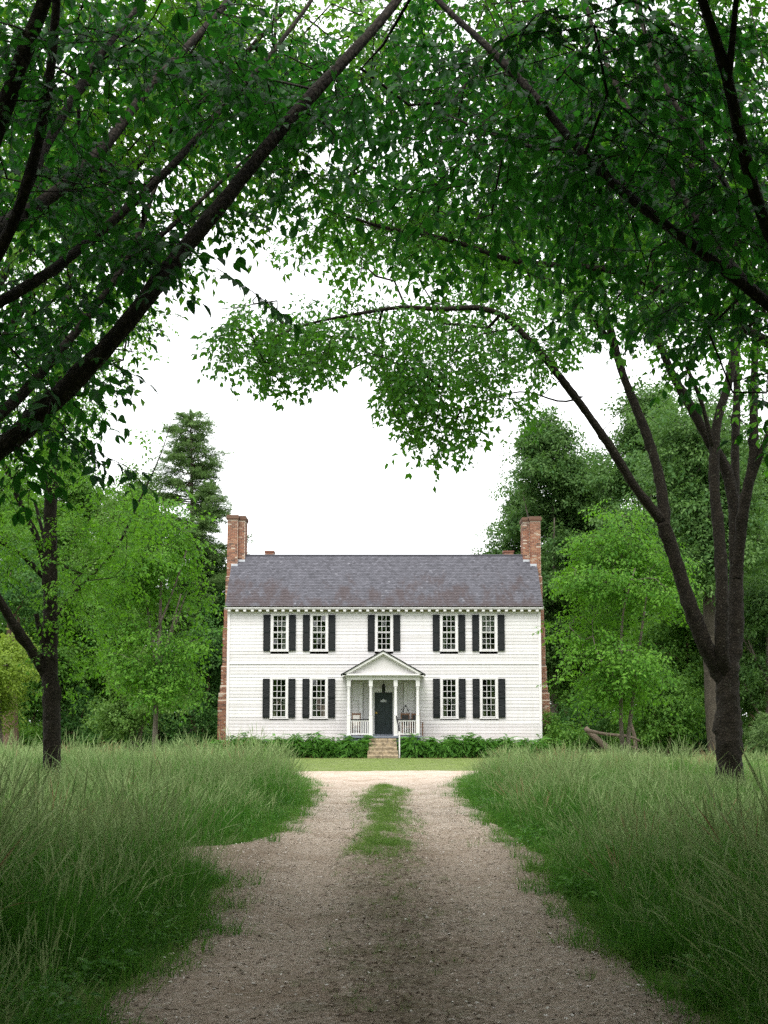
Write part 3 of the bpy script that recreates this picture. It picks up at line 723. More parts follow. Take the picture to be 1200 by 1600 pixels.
LM = {
 'near': leaf_mat('avenue_leaf', (.006, .040, .012), (.026, .100, .017), (.036, .20, .012), .40, spec=.2),  # shaded copy of the avenue leaf: deep canopy shade put into the colour
 'ave_mid': leaf_mat('sunlit_avenue_leaf', (.018, .085, .014), (.085, .215, .026), (.13, .40, .015), .45),  # lit copy of the same leaf, brighter light put into the colour
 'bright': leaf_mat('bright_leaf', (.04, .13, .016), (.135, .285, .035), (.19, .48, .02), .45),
 'mid': leaf_mat('woodland_leaf', (.040, .12, .020), (.125, .25, .045), (.18, .38, .03), .38),
 'dark': leaf_mat('dark_leaf', (.020, .072, .018), (.068, .15, .034), (.08, .22, .03), .30),
 'grey': leaf_mat('grey_green_leaf', (.036, .095, .026), (.105, .19, .055), (.13, .28, .04), .34),
 'yellow': leaf_mat('yellow_green_leaf', (.10, .17, .02), (.22, .31, .05), (.28, .42, .04), .4),
 'pale': leaf_mat('pale_leaf', (.065, .145, .03), (.16, .27, .07), (.20, .38, .05), .38),
 'conifer': leaf_mat('cedar_needle', (.075, .15, .05), (.18, .27, .10), (.14, .26, .06), .32),
 'shrub': leaf_mat('yew_needle', (.045, .14, .025), (.12, .29, .045), (.14, .36, .03), .3),
}
near_s = [sprig(.50, 8, .088, .046, LM['near'], M['bark'], True) for _ in range(7)]
leaf_one = []
for _ in range(4):
    mb = MB(); leaf(mb, np.zeros(3), np.array([1., 0, 0]), np.array([0, 0, 1.]), .088, .046, rng.random(), True); leaf_one.append(mb.mesh('leaf', LM['near']))
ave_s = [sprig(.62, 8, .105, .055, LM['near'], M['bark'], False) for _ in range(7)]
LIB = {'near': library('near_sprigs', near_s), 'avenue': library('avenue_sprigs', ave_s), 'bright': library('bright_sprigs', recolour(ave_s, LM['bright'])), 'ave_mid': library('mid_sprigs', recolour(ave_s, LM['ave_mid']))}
far_c = [clump(.66, 34, .24, .13, LM['mid'], .42) for _ in range(7)]
for k_ in ('mid', 'dark', 'grey', 'yellow', 'pale'): LIB[k_] = library(k_ + '_clumps', recolour(far_c, LM[k_]))
con_c = []
for _ in range(5):
    mb = MB()
    for i_ in range(70):
        t_ = rng.random(); a = rng.normal(0, .6); p = np.array([t_ * .9, math.sin(a) * .22 * (1.1 - t_), -.12 * t_ + rng.normal(0, .05)])
        leaf(mb, p, np.array([.8, rng.normal(0, .7), rng.normal(.15, .35)]), np.array([0, 0, 1.]) + rng.normal(0, .4, 3), rng.uniform(.10, .22), .045, rng.random())
    con_c.append(mb.mesh('cedar_spray', LM['conifer']))
LIB['conifer'] = library('cedar_sprays', con_c)
yew = []
for _ in range(5):
    mb = MB(); q = np.zeros(3); dd = np.array([1., 0, .5])
    for i_ in range(16):
        dd = dd + np.array([0, 0, -.075]) + rng.normal(0, .03, 3); dd /= np.linalg.norm(dd); q = q + dd * .032
        for sg in (-1, 1): leaf(mb, q, dd * .8 + np.array([0, sg * .8, .15]), np.array([0, 0, 1.]), .11 * (1.1 - i_ / 20), .032, rng.random())
    yew.append(mb.mesh('yew_spray', LM['shrub']))
LIB['shrub'] = library('yew_sprays', yew)

# ------------------------------------------------------------------ tree growing
def resample(P, step):
    P = np.asarray(P, float); s = np.r_[0, np.cumsum(np.linalg.norm(np.diff(P, axis=0), axis=1))]
    n = max(2, int(s[-1] / step) + 1); u = np.linspace(0, s[-1], n)
    # smooth the polyline a little (Catmull-like) before sampling
    Q = np.stack([np.interp(u, s, P[:, i]) for i in range(3)], 1)
    for _ in range(2):
        Q[1:-1] = .25 * Q[:-2] + .5 * Q[1:-1] + .25 * Q[2:]
    return Q
class Tree:
    def __init__(s): s.p = []; s.par = []; s.r = []; s.plen = []; s.limbs = []
    def limb(s, P, r0, r1, parent=None, step=.25, name='limb', wob=.04):
        Q = resample(P, step); n = len(Q); rr = np.linspace(r0, r1, n)
        if parent is None and s.p:
            d = np.linalg.norm(np.array(s.p) - Q[0], axis=1); parent = int(d.argmin())
        last = -1 if parent is None else parent; base = len(s.p)
        if last >= 0 and np.linalg.norm(np.array(s.p[last]) - Q[0]) > .02: Q = np.vstack([s.p[last], Q]); rr = np.r_[rr[0] * 1.05, rr]; n += 1
        for i in range(n):
            pl = 0 if last < 0 else s.plen[last] + np.linalg.norm(Q[i] - s.p[last])
            s.p.append(Q[i]); s.par.append(last); s.r.append(rr[i]); s.plen.append(pl); last = len(s.p) - 1
        s.limbs.append((name, Q, rr, wob)); return base
    def grow(s, T, rt=.006, bend=.25, kpl=.10, rmax=.06):
        """link every target to the nearest wood, nearest first; branches thicken with what they carry"""
        T = np.asarray(T, float); n = len(T); P = np.array(s.p); pl = np.array(s.plen)
        best = np.full(n, 1e9); bi = np.zeros(n, int)
        for i in range(0, len(P), 400):
            d = np.linalg.norm(T[:, None] - P[None, i:i + 400], axis=2) + kpl * pl[None, i:i + 400]
            j = d.argmin(1); v = d[np.arange(n), j]; w = v < best; best[w] = v[w]; bi[w] = j[w] + i
        done = np.zeros(n, bool); tips = []; order = []; nodes = list(s.p); par = list(s.par); plen = list(s.plen); n0 = len(nodes)
        for _ in range(n):
            c = np.where(done, 1e9, best).argmin(); done[c] = True
            a = nodes[bi[c]]; b = T[c]; L = np.linalg.norm(b - a); k = max(1, int(L / .45)); last = int(bi[c])
            perp = rng.normal(size=3) * L * .10; new = []
            for i in range(1, k + 1):
                t = i / k; q = a + (b - a) * t + (perp + np.array([0, 0, bend * L * .5])) * 4 * t * (1 - t) * .5 + rng.normal(0, .02, 3) * (i < k)
                nodes.append(q); par.append(last); plen.append(plen[last] + L / k); last = len(nodes) - 1; new.append(last)
            tips.append(last); order.append(c)
            for q in new:
                d = np.linalg.norm(T - nodes[q], axis=1) + kpl * plen[q]; w = (d < best) & ~done; best[w] = d[w]; bi[w] = q
        cnt = np.zeros(len(nodes)); cnt[tips] = 1
        for i in range(len(nodes) - 1, n0 - 1, -1):
            cnt[par[i]] += cnt[i]
        rad = np.minimum(rmax, rt * np.maximum(cnt, 1) ** .48)
        mb = MB(); N_ = len(nodes); kids = [[] for _ in range(N_)]
        for i in range(n0, N_): kids[par[i]].append(i)
        used = np.zeros(N_, bool)
        for i in range(n0, N_):
            if used[i]: continue
            p = par[i]
            ch = [p, i]; used[i] = True; q = i
            while kids[q]:
                q = max(kids[q], key=lambda z_: rad[z_])
                if used[q]: break
                used[q] = True; ch.append(q)
            rr = [min(rad[ch[1]] * 1.1, rad[p] if p >= n0 else 9)] + [rad[c_] for c_ in ch[1:]]
            mb.tube([nodes[c_] for c_ in ch], rr, 5 if max(rr) > .02 else 4, False)
        s.order = order; s.tips = np.array([nodes[t] for t in tips]); s.tdir = np.array([nodes[t] - nodes[par[t]] for t in tips]); s.tpar = np.array([nodes[par[t]] for t in tips]); return mb

def inside(x, y, poly):
    r = np.zeros(len(x), bool); n = len(poly)
    for i in range(n):
        (xa, ya), (xb, yb) = poly[i], poly[i - 1]
        r ^= ((ya > y) != (yb > y)) & (x < (xb - xa) * (y - ya) / (yb - ya + 1e-12) + xa)
    return r
OPEN_SKY = [([(120, 725), (160, 650), (200, 590), (262, 575), (272, 490), (345, 450), (352, 372), (395, 375), (430, 400), (440, 450), (400, 455), (340, 500), (325, 560), (350, 590), (420, 600), (445, 612), (560, 560), (595, 600), (600, 690), (700, 735), (760, 690), (800, 640), (850, 700), (850, 870), (360, 870), (270, 640)], .985),
            ([(440, 408), (520, 402), (600, 418), (690, 445), (690, 468), (600, 450), (520, 470), (440, 450)], .8),
            ([(640, 500), (700, 500), (760, 540), (720, 590), (660, 540)], .35), ([(820, 560), (900, 640), (950, 720), (930, 780), (850, 650)], .75), ([(860, 575), (960, 520), (1060, 570), (1140, 570), (1180, 650), (1180, 830), (990, 830)], .82)]
def finish(name, label, group, base, tr, T, lib, per, spread, scl, bark, rt=.006, trunkname='trunk', droop=(.1, .9), leaves=0, crown_gap=False, rmax=.06, cat='tree', flat=.8):
    t = thing(name, label, cat, base, group)
    for (nm, Q, rr, wob) in tr.limbs:
        m = MB(); big = rr[0] > .1
        if rr[0] > .03 and Q[0][1] < 40:
            Q2 = resample(Q, .09); r2 = np.interp(np.linspace(0, 1, len(Q2)), np.linspace(0, 1, len(Q)), rr)
            r2 = r2 * (1 + .035 * np.sin(np.arange(len(Q2)) * .31 + rng.random() * 6) + rng.normal(0, .012, len(Q2)))
            if nm == 'trunk': r2 = r2 * (1 + .45 * np.exp(-np.maximum(Q2[:, 2], 0) / .28))
            m.tube(Q2, r2, 18 if big else 10, True, .055, knots=max(2, len(Q2) // 8))
        else: m.tube(Q, rr, 14 if big else 8, True, wob)
        m.build(nm, bark, t, smooth=True)
    T = np.array(T); cnt = np.where(np.isnan(T[:, 3]), per, T[:, 3]); cnt = np.floor(cnt + rng.random(len(T))).astype(int); mb = tr.grow(T[:, :3], rt, rmax=rmax)
    if mb.n: mb.build('branch', bark, t, smooth=True, kind='stuff')
    n = len(tr.tips); i = np.repeat(np.arange(n), cnt[tr.order]); k = len(i)
    off = rng.normal(0, 1, (k, 3)) * np.array([1, 1, flat]) * spread
    u = rng.random((k, 1)); P = tr.tips[i] * (1 - .5 * u) + tr.tpar[i] * .5 * u + off
    od = off + tr.tdir[i] / (np.linalg.norm(tr.tdir[i], axis=1)[:, None] + 1e-6) * spread * .8
    yaw = np.arctan2(od[:, 1], od[:, 0]) + rng.normal(0, .5, k)
    rot = np.stack([rng.normal(0, .35, k), rng.uniform(droop[0], droop[1], k), yaw], 1)
    S = rng.uniform(.6, 1.3, k) * scl; pick = []
    if crown_gap:                                  # the crown stays open where the avenue opens to the sky
        keep = np.ones(k, bool)
        for u_ in (0., .35):
            q = P + u_ * S[:, None] * np.stack([np.cos(rot[:, 2]) * np.cos(rot[:, 1]), np.sin(rot[:, 2]) * np.cos(rot[:, 1]), -np.sin(rot[:, 1])], 1)
            d_ = np.maximum(q[:, 1] * math.cos(PITCH) + (q[:, 2] - CH) * math.sin(PITCH), .1); v_ = (q[:, 2] - CH) * math.cos(PITCH) - q[:, 1] * math.sin(PITCH)
            px, py = 600 + FPX * q[:, 0] / d_, YC - FPX * v_ / d_
            for poly, prob in OPEN_SKY: keep &= ~(inside(px, py, poly) & (rng.random(k) < prob))
        P, rot, S = P[keep], rot[keep], S[keep]; k = len(P)
    if leaves:                                     # the leaves that show largest are parts of their own
        dd = P[:, 1]; u = 600 + FPX * P[:, 0] / np.maximum(dd, .1); v = HOR - FPX * (P[:, 2] - CH) / np.maximum(dd, .1)
        ok = (dd > 6) & (u > 20) & (u < 1180) & (v > 20) & (v < 760)
        pick = [q for q in np.argsort(np.where(ok, dd, 1e9))[:leaves] if ok[q]]
    rest = np.setdiff1d(np.arange(k), pick)
    cr = scatter('crown', lib, P[rest], rot[rest], S[rest], t, kind='stuff')
    from mathutils import Matrix, Euler
    off = Vector(WL[t.name]); nl = 0
    for q in pick:
        me = near_s[int(rng.integers(len(near_s)))]; spec, twm = SPEC[me.name]
        mw = Matrix.Translation(Vector(P[q])) @ Euler(rot[q]).to_matrix().to_4x4() @ Matrix.Scale(float(S[q]), 4)
        o = bpy.data.objects.new('twig', twm); COL.objects.link(o); o.parent = cr; o.matrix_local = mw
        for (p_, d_, up, sc) in spec:
            if nl >= 290: break
            x_ = Vector(d_); y_ = Vector(up).cross(x_).normalized(); z_ = x_.cross(y_)
            lm = Matrix((x_, y_, z_)).transposed().to_4x4(); lm.translation = Vector(p_)
            o = bpy.data.objects.new('leaf', leaf_one[int(rng.integers(4))]); COL.objects.link(o); o.parent = cr; o.matrix_local = mw @ lm @ Matrix.Scale(sc, 4); nl += 1
    return t
def blobs(L):
    out = []
    for (px, py, rx, ry, d0, d1, n) in L:
        for _ in range(n):
            a = rng.random() * 6.283; r = math.sqrt(rng.random()); out.append(np.r_[PX(px + rx * r * math.cos(a), py + ry * r * math.sin(a), rng.uniform(d0, d1)), np.nan])
    return out
def ell(c, r, n, shell=.35, per=np.nan):
    d = rng.normal(size=(n, 3)); d /= np.linalg.norm(d, axis=1)[:, None]; q = (shell + (1 - shell) * rng.random((n, 1))) ** .5
    return list(np.c_[np.array(c) + d * q * np.array(r), np.full(n, per)])
def path(*p): return [PX(*q) for q in p]


# ------------------------------------------------------------------ the avenue trees over the track
G_AV = 'trees lining the track'
# near left: trunk just left of the frame, one long limb sweeping over the track
t = Tree(); b = PX(-300, 1130, 9.5); b[2] = -.1
t.limb([b, b + [.05, 0, 1.0], b + [.12, .05, 1.9]], 0.279, 0.221, name='trunk')
t.limb([b + np.array([.12, .05, 1.9])] + path((-210, 850, 9.4), (-90, 765, 9.2), (0, 705, 9.1), (65, 645, 9.0), (120, 595, 9.0), (165, 545, 9.0), (205, 500, 9.0), (240, 455, 9.1), (280, 395, 9.2), (320, 350, 9.3), (360, 305, 9.4), (400, 250, 9.5), (440, 200, 9.6), (475, 160, 9.7), (525, 110, 9.8), (565, 65, 10), (600, 30, 10.2), (650, -40, 10.5), (700, -130, 11)), 0.102, 0.029, 0)
t.limb(path((-215, 855, 9.4), (-150, 560, 8.6), (-60, 330, 8.2), (0, 190, 8.0), (30, 100, 7.9), (70, 0, 7.8), (120, -130, 7.6)), 0.107, 0.041)
t.limb(path((-150, 560, 8.6), (-60, 500, 8.6), (20, 465, 8.8), (115, 400, 9.2), (200, 325, 9.6), (280, 250, 10), (320, 200, 10.3), (350, 165, 10.6), (400, 115, 11), (485, 5, 11.6), (530, -70, 12)), 0.045, 0.015)
t.limb(path((-100, 440, 8.5), (0, 350, 9.5), (40, 335, 10), (125, 275, 10.4), (150, 245, 10.6), (200, 185, 11), (215, 150, 11.2), (260, 110, 11.5), (290, 75, 11.8), (360, 0, 12.4), (420, -80, 13)), 0.070, 0.025)
t.limb(path((-170, 640, 9), (-60, 480, 8.7), (10, 390, 8.6), (45, 280, 8.5), (70, 200, 8.4), (80, 100, 8.3), (90, 0, 8.2), (95, -110, 8.0)), 0.053, 0.029)
t.limb(path((40, 300, 8.5), (75, 220, 9), (135, 115, 9.4), (190, 45, 9.8), (225, 0, 10), (290, -90, 10.5)), 0.037, 0.016)
t.limb(path((-130, 760, 9.3), (-60, 700, 10), (0, 650, 10.4), (65, 585, 10.8), (150, 480, 11.2), (200, 410, 11.5), (225, 345, 11.8), (250, 270, 12.1)), 0.061, 0.021)
t.limb(path((200, 410, 11.5), (225, 390, 11.5), (280, 345, 11.6), (360, 270, 11.8), (420, 215, 12)), 0.029, 0.010)
T = blobs([(100, 80, 330, 230, 8.8, 14, 48), (300, 190, 260, 190, 9.6, 14, 35), (70, 350, 200, 170, 8.8, 13.5, 30), (40, 540, 120, 120, 9, 12.5, 14), (228, 515, 30, 45, 8.8, 9.6, 2), (320, 410, 40, 40, 9, 10, 2),
           (50, 665, 75, 40, 8.6, 10.5, 4), (440, 130, 150, 120, 9.8, 15, 22), (130, 620, 18, 20, 8.8, 9.2, 2), (60, 150, 150, 180, 7, 8.6, 7)]) + ell((-2.6, 2.5, 8.6), (5, 6.5, 2.2), 200, per=30)
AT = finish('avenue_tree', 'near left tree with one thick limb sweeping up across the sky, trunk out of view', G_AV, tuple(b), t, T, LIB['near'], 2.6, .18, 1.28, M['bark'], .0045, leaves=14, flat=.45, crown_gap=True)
# near right: trunk just right of the frame
t = Tree(); b = PX(1430, 1130, 9.5); b[2] = -.1
t.limb([b, b + [-.05, 0, 1.2], b + [-.1, .0, 2.4]], 0.255, 0.203, name='trunk')
t.limb([b + np.array([-.1, 0, 2.4])] + path((1360, 640, 9.3), (1270, 535, 9.1), (1200, 475, 9.0), (1150, 435, 8.9), (1085, 385, 8.9), (1025, 340, 8.9), (950, 285, 9.0), (895, 225, 9.1), (850, 165, 9.3), (800, 110, 9.5), (750, 60, 9.7), (700, 20, 9.9), (640, -50, 10.2), (580, -150, 10.6)), 0.062, 0.020, 0)
t.limb(path((1360, 640, 9.3), (1260, 450, 8.6), (1195, 370, 8.3), (1180, 310, 8.2), (1165, 260, 8.1), (1150, 200, 8.0), (1140, 110, 7.9), (1120, 60, 7.9), (1095, 0, 7.8), (1060, -110, 7.7)), 0.056, 0.030)
t.limb(path((1140, 110, 7.9), (1150, 0, 7.7), (1160, -100, 7.5)), 0.026, 0.015)
t.limb(path((1250, 460, 9), (1180, 370, 9.6), (1100, 230, 10.2), (1070, 190, 10.4), (1040, 140, 10.6), (1015, 75, 10.8), (995, 10, 11), (970, -80, 11.3)), 0.034, 0.015)
t.limb(path((1200, 475, 9.0), (1140, 415, 10), (1080, 325, 10.6), (1035, 265, 10.9), (1000, 205, 11.2), (970, 150, 11.5), (945, 95, 11.8), (920, 35, 12), (905, -60, 12.4)), 0.041, 0.015)
t.limb(path((895, 225, 9.1), (860, 240, 9.6), (780, 215, 10), (700, 180, 10.4)), 0.022, 0.007)
T = blobs([(1010, 130, 340, 220, 8.8, 14, 61), (860, 300, 190, 110, 9.2, 13.5, 19), (1110, 400, 150, 150, 8.8, 12.5, 25), (1165, 560, 50, 60, 8.8, 11, 4), (700, 130, 150, 150, 9.8, 15, 25), (1185, 640, 35, 45, 8.8, 10, 2), (980, 200, 220, 200, 7, 8.6, 16)]) + ell((2.8, 2.5, 8.6), (5, 6.5, 2.2), 200, per=30)
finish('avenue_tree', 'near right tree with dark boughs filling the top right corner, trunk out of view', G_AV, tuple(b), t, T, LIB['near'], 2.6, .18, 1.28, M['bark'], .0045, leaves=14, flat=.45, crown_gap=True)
# further along, both trunks outside the frame
t = Tree(); b = np.array([-7.3, 18, -.1])
t.limb([b, b + [.05, 0, 2], b + [.2, .1, 4]], .32, .25, name='trunk')
t.limb([b + np.array([.2, .1, 4])] + path((20, 500, 17.8), (120, 360, 17.6), (240, 230, 17.4), (360, 110, 17.2), (450, 10, 17)), .12, .03, 0)
t.limb(path((-100, 640, 18), (10, 420, 19), (110, 250, 19.5), (200, 80, 20)), .10, .03)
T = blobs([(90, 380, 200, 230, 15, 21, 72), (300, 230, 180, 180, 16, 21, 50), (420, 220, 100, 100, 16, 20, 22), (60, 150, 200, 150, 15, 21, 33)]) + blobs([(520, 60, 150, 90, 14, 20, 26), (330, 80, 150, 90, 14, 20, 20)]) + ell((-5.5, 17, 13), (5, 5, 3), 90, per=18)
finish('avenue_tree', 'left avenue tree behind the sweeping limb, bright leaves high on the left', G_AV, tuple(b), t, T, LIB['bright'], 2.8, .27, 1.25, M['bark'], .006, flat=.5, crown_gap=True)
t = Tree(); b = np.array([7.6, 18, -.1])
t.limb([b, b + [-.05, 0, 2], b + [-.2, .1, 4]], .32, .25, name='trunk')
t.limb([b + np.array([-.2, .1, 4])] + path((1250, 560, 17.8), (1100, 480, 17.6), (960, 420, 17.4), (800, 410, 17.4), (700, 372, 17.6), (600, 357, 17.8), (520, 330, 18)), .11, .02, 0)
t.limb(path((1250, 560, 17.8), (1150, 380, 18), (1050, 210, 18), (950, 60, 18)), .10, .03)
T = blobs([(1090, 380, 180, 220, 15, 21, 55), (880, 270, 240, 190, 16, 21, 61), (620, 230, 140, 130, 16.5, 20, 33), (560, 320, 110, 50, 17, 20, 14), (680, 380, 90, 50, 17, 19, 10)]) + blobs([(720, 60, 170, 90, 14, 20, 30), (980, 60, 200, 90, 14, 20, 26), (1130, 250, 80, 220, 13, 18, 24)]) + ell((5.5, 17, 13), (5, 5, 3), 90, per=18)
finish('avenue_tree', 'right avenue tree whose middle boughs reach over the track, trunk out of view', G_AV, tuple(b), t, T, LIB['ave_mid'], 2.7, .27, 1.25, M['bark'], .006, flat=.5, crown_gap=True)
# unseen trees added behind and beside the viewpoint to shade the track
for (sx, yy, lb) in ((-1, 8, 'unseen tree added well left of the track to block side light'), (1, 8, 'unseen tree added well right of the track to block side light'), (-1, 21, 'second unseen tree added left of the track to block side light'), (1, 21, 'second unseen tree added right of the track to block side light')):
    t = Tree(); b = np.array([sx * (11.5 + yy * .06), yy, -.1])
    t.limb([b, b + [0, 0, 3], b + [-sx * .2, .1, 7]], .35, .2, name='trunk')
    T = ell((sx * (12 + yy * .06), yy, 7.0), (4.6, 6.5, 5.5), 230, per=16)
    finish('avenue_tree', lb, G_AV, tuple(b), t, T, LIB['avenue'], 12, .4, 1.2, M['bark'], .006)
for sx in (-1, 1):
    t = Tree(); b = np.array([sx * 5.6, -2.0, -.1])
    t.limb([b, b + [0, 0, 2.5], b + [-sx * .3, 0, 5]], .35, .22, name='trunk'); t.limb([b + np.array([-sx * .3, 0, 5]), b + np.array([-sx * 2.5, 1.5, 8]), b + np.array([-sx * 4.5, 3, 9.5])], .14, .04, 0)
    T = ell((sx * 3.6, -3.5, 7.6), (5, 7, 4.4), 260, per=22)
    finish('avenue_tree', 'unseen avenue tree added for shade behind the viewpoint on the %s of the track' % ('left' if sx < 0 else 'right'), G_AV, tuple(b), t, T, LIB['avenue'], 12, .36, 1.1, M['bark'], .006)

# right middle tree: the dark many-stemmed one standing in the long grass
Y0 = 28.0
t = Tree(); b = PX(1141, 1228, Y0); b[2] = -.1
t.limb([b] + path((1140, 1210, Y0), (1139, 1150, Y0), (1137, 1090, Y0), (1136, 1035, Y0)), 0.311, 0.260, name='trunk', wob=.06)
j = len(t.p) - 1
C1 = t.limb(path((1122, 1048, Y0), (1101, 1009, Y0 - .2), (1080, 954, Y0 - .3), (1063, 899, Y0 - .4), (1046, 844, Y0 - .5), (1035, 815, Y0 - .6)), 0.189, 0.143, j - 2)
t.limb(path((1035, 815, Y0 - .6), (995, 767, Y0 - .9), (952, 695, Y0 - 1.2), (910, 635, Y0 - 1.5), (876, 590, Y0 - 1.8), (845, 552, Y0 - 2), (820, 525, Y0 - 2.1), (790, 490, Y0 - 2.3), (740, 478, Y0 - 2.6), (690, 485, Y0 - 2.9), (630, 478, Y0 - 3.1), (560, 490, Y0 - 3.3), (480, 505, Y0 - 3.5), (420, 530, Y0 - 3.6)), 0.113, 0.018)
t.limb(path((1040, 826, Y0 - .6), (1033, 750, Y0 - .5), (1012, 682, Y0 - .4), (991, 630, Y0 - .3), (970, 578, Y0 - .2), (960, 540, Y0 - .1), (945, 475, Y0), (935, 425, Y0), (910, 345, Y0 + .3), (880, 260, Y0 + .6), (860, 180, Y0 + 1)), 0.126, 0.025)
t.limb(path((960, 540, Y0 - .1), (925, 500, Y0 - .4), (905, 470, Y0 - .6), (865, 442, Y0 - .9), (800, 412, Y0 - 1.3), (745, 390, Y0 - 1.7), (700, 372, Y0 - 2), (650, 362, Y0 - 2.3), (590, 357, Y0 - 2.6), (530, 340, Y0 - 3)), 0.071, 0.017)
t.limb(path((935, 470, Y0), (920, 450, Y0 + .3), (880, 380, Y0 + .6), (860, 340, Y0 + .8), (815, 310, Y0 + 1), (770, 290, Y0 + 1.2)), 0.046, 0.015)
t.limb(path((1136, 1060, Y0), (1126, 1026, Y0 - .3), (1129, 941, Y0 - .4), (1124, 835, Y0 - .3), (1114, 750, Y0 - .2), (1118, 665, Y0 - .1), (1131, 622, Y0), (1144, 580, Y0 + .1), (1150, 500, Y0 + .3), (1140, 380, Y0 + .5), (1120, 250, Y0 + .8)), 0.160, 0.042, j - 1)
t.limb(path((1114, 700, Y0 - .2), (1095, 620, Y0 - .5), (1070, 570, Y0 - .8), (1060, 530, Y0 - 1)), 0.059, 0.034)
t.limb(path((1138, 1050, Y0), (1149, 1010, Y0 + .2), (1151, 878, Y0 + .3), (1148, 793, Y0 + .4), (1136, 729, Y0 + .4), (1110, 695, Y0 + .3), (1080, 635, Y0 + .2), (1046, 580, Y0 + .1), (1035, 545, Y0), (1015, 500, Y0), (990, 450, Y0 + .1), (970, 415, Y0 + .2), (930, 320, Y0 + .5)), 0.193, 0.034, j)
t.limb(path((1148, 780, Y0 + .4), (1149, 686, Y0 + .6), (1152, 622, Y0 + .7), (1150, 560, Y0 + .8), (1160, 430, Y0 + 1), (1165, 300, Y0 + 1.3)), 0.109, 0.034)
t.limb(path((1150, 900, Y0 + .3), (1163, 784, Y0 - .1), (1178, 720, Y0 - .3), (1178, 622, Y0 - .5), (1180, 520, Y0 - .6), (1190, 380, Y0 - .8)), 0.143, 0.042)
t.limb(path((1166, 770, Y0 - .1), (1200, 680, Y0 - .5), (1240, 580, Y0 - .9)), 0.092, 0.034)
t.limb(path((910, 620, Y0 - 1.5), (880, 632, Y0 - 1.8), (820, 608, Y0 - 2.2), (770, 622, Y0 - 2.6), (720, 640, Y0 - 2.8)), 0.025, 0.010)
t.limb(path((800, 515, Y0 - 2.3), (750, 520, Y0 - 2.7), (700, 555, Y0 - 3), (690, 610, Y0 - 3.1), (682, 660, Y0 - 3.2)), 0.025, 0.010)
T = blobs([(500, 490, 140, 42, 23.5, 27, 34), (385, 520, 62, 52, 23.5, 26, 22), (450, 570, 45, 32, 23.5, 25.5, 11), (560, 545, 70, 40, 23.5, 26.5, 16), (640, 405, 120, 45, 24, 28, 26), (690, 540, 85, 80, 24, 28, 40), (650, 610, 55, 70, 24, 27, 26),
           (715, 665, 38, 40, 24.3, 26, 6), (790, 580, 90, 60, 24.5, 28, 18), (800, 400, 170, 110, 24.5, 31, 66), (930, 320, 180, 180, 25, 32, 85), (1080, 290, 170, 230, 25, 32, 95), (1160, 560, 50, 120, 26, 30, 18), (880, 540, 80, 60, 25, 29, 12),
           (445, 415, 30, 22, 23.5, 25, 3), (1000, 470, 90, 80, 26, 31, 16), (1170, 680, 40, 50, 26.5, 28, 5), (640, 310, 140, 60, 24, 30, 18), (540, 370, 110, 30, 24, 28, 9), (1010, 650, 30, 30, 26, 28, 3)])
finish('avenue_tree', 'dark multi-stemmed tree standing in the long grass on the right, limbs arching left', G_AV, tuple(b), t, T, LIB['ave_mid'], 3.7, .24, 1.42, M['bark'], .006, droop=(.3, 1.25), flat=.6, crown_gap=True)
# left middle tree
Y0 = 29.0
t = Tree(); b = PX(81, 1222, Y0); b[2] = -.1
t.limb([b] + path((81, 1202, Y0), (81, 1109, Y0), (77, 1052, Y0), (79, 959, Y0), (78, 865, Y0), (79, 790, Y0), (80, 715, Y0), (84, 678, Y0), (92, 560, Y0), (110, 420, Y0), (130, 280, Y0)), .22, .06, name='trunk', wob=.06)
t.limb(path((74, 1058, Y0), (49, 1015, Y0 - .3), (22, 977, Y0 - .6), (0, 940, Y0 - .9), (-50, 850, Y0 - 1.4), (-110, 720, Y0 - 2)), .13, .05)
t.limb(path((76, 1035, Y0), (66, 1000, Y0 - .2), (56, 959, Y0 - .3)), .075, .062)
t.limb(path((77, 905, Y0), (67, 880, Y0 - .1), (60, 839, Y0 - .3), (37, 801, Y0 - .5), (22, 764, Y0 - .7), (-10, 690, Y0 - 1)), .09, .04)
t.limb(path((70, 850, Y0), (62, 810, Y0 + .3), (54, 785, Y0 + .5)), .05, .03)
t.limb(path((78, 770, Y0), (73, 735, Y0 - .2), (66, 700, Y0 - .3), (50, 600, Y0 - .6), (30, 480, Y0 - 1)), .08, .03)
t.limb(path((70, 905, Y0), (48, 880, Y0 - .2), (26, 857, Y0 - .4), (0, 846, Y0 - .6), (-60, 820, Y0 - .9)), .06, .03)
t.limb(path((86, 965, Y0), (105, 940, Y0 + .3), (124, 917, Y0 + .5), (180, 865, Y0 + .8), (214, 790, Y0 + 1), (247, 722, Y0 + 1.1), (262, 680, Y0 + 1.2), (268, 655, Y0 + 1.2)), .05, .008)
t.limb(path((86, 880, Y0), (110, 890, Y0 - .2), (128, 896, Y0 - .3)), .03, .015)
T = blobs([(80, 520, 150, 150, 27, 31, 80), (10, 780, 60, 120, 27, 30, 30), (140, 850, 70, 80, 27.5, 30, 26), (200, 790, 40, 50, 29, 31, 9), (110, 680, 50, 60, 27.5, 30, 14), (120, 950, 30, 70, 28, 30, 10), (0, 900, 40, 30, 27, 29, 5), (60, 330, 140, 120, 27, 31, 60), (260, 660, 3, 8, 30, 30.2, 1), (105, 1050, 14, 35, 28.4, 29.2, 4)])
finish('avenue_tree', 'slim dark forked tree standing in the long grass on the left', G_AV, tuple(b), t, T, LIB['bright'], 5, .30, 1.05, M['bark'], .005, crown_gap=True)

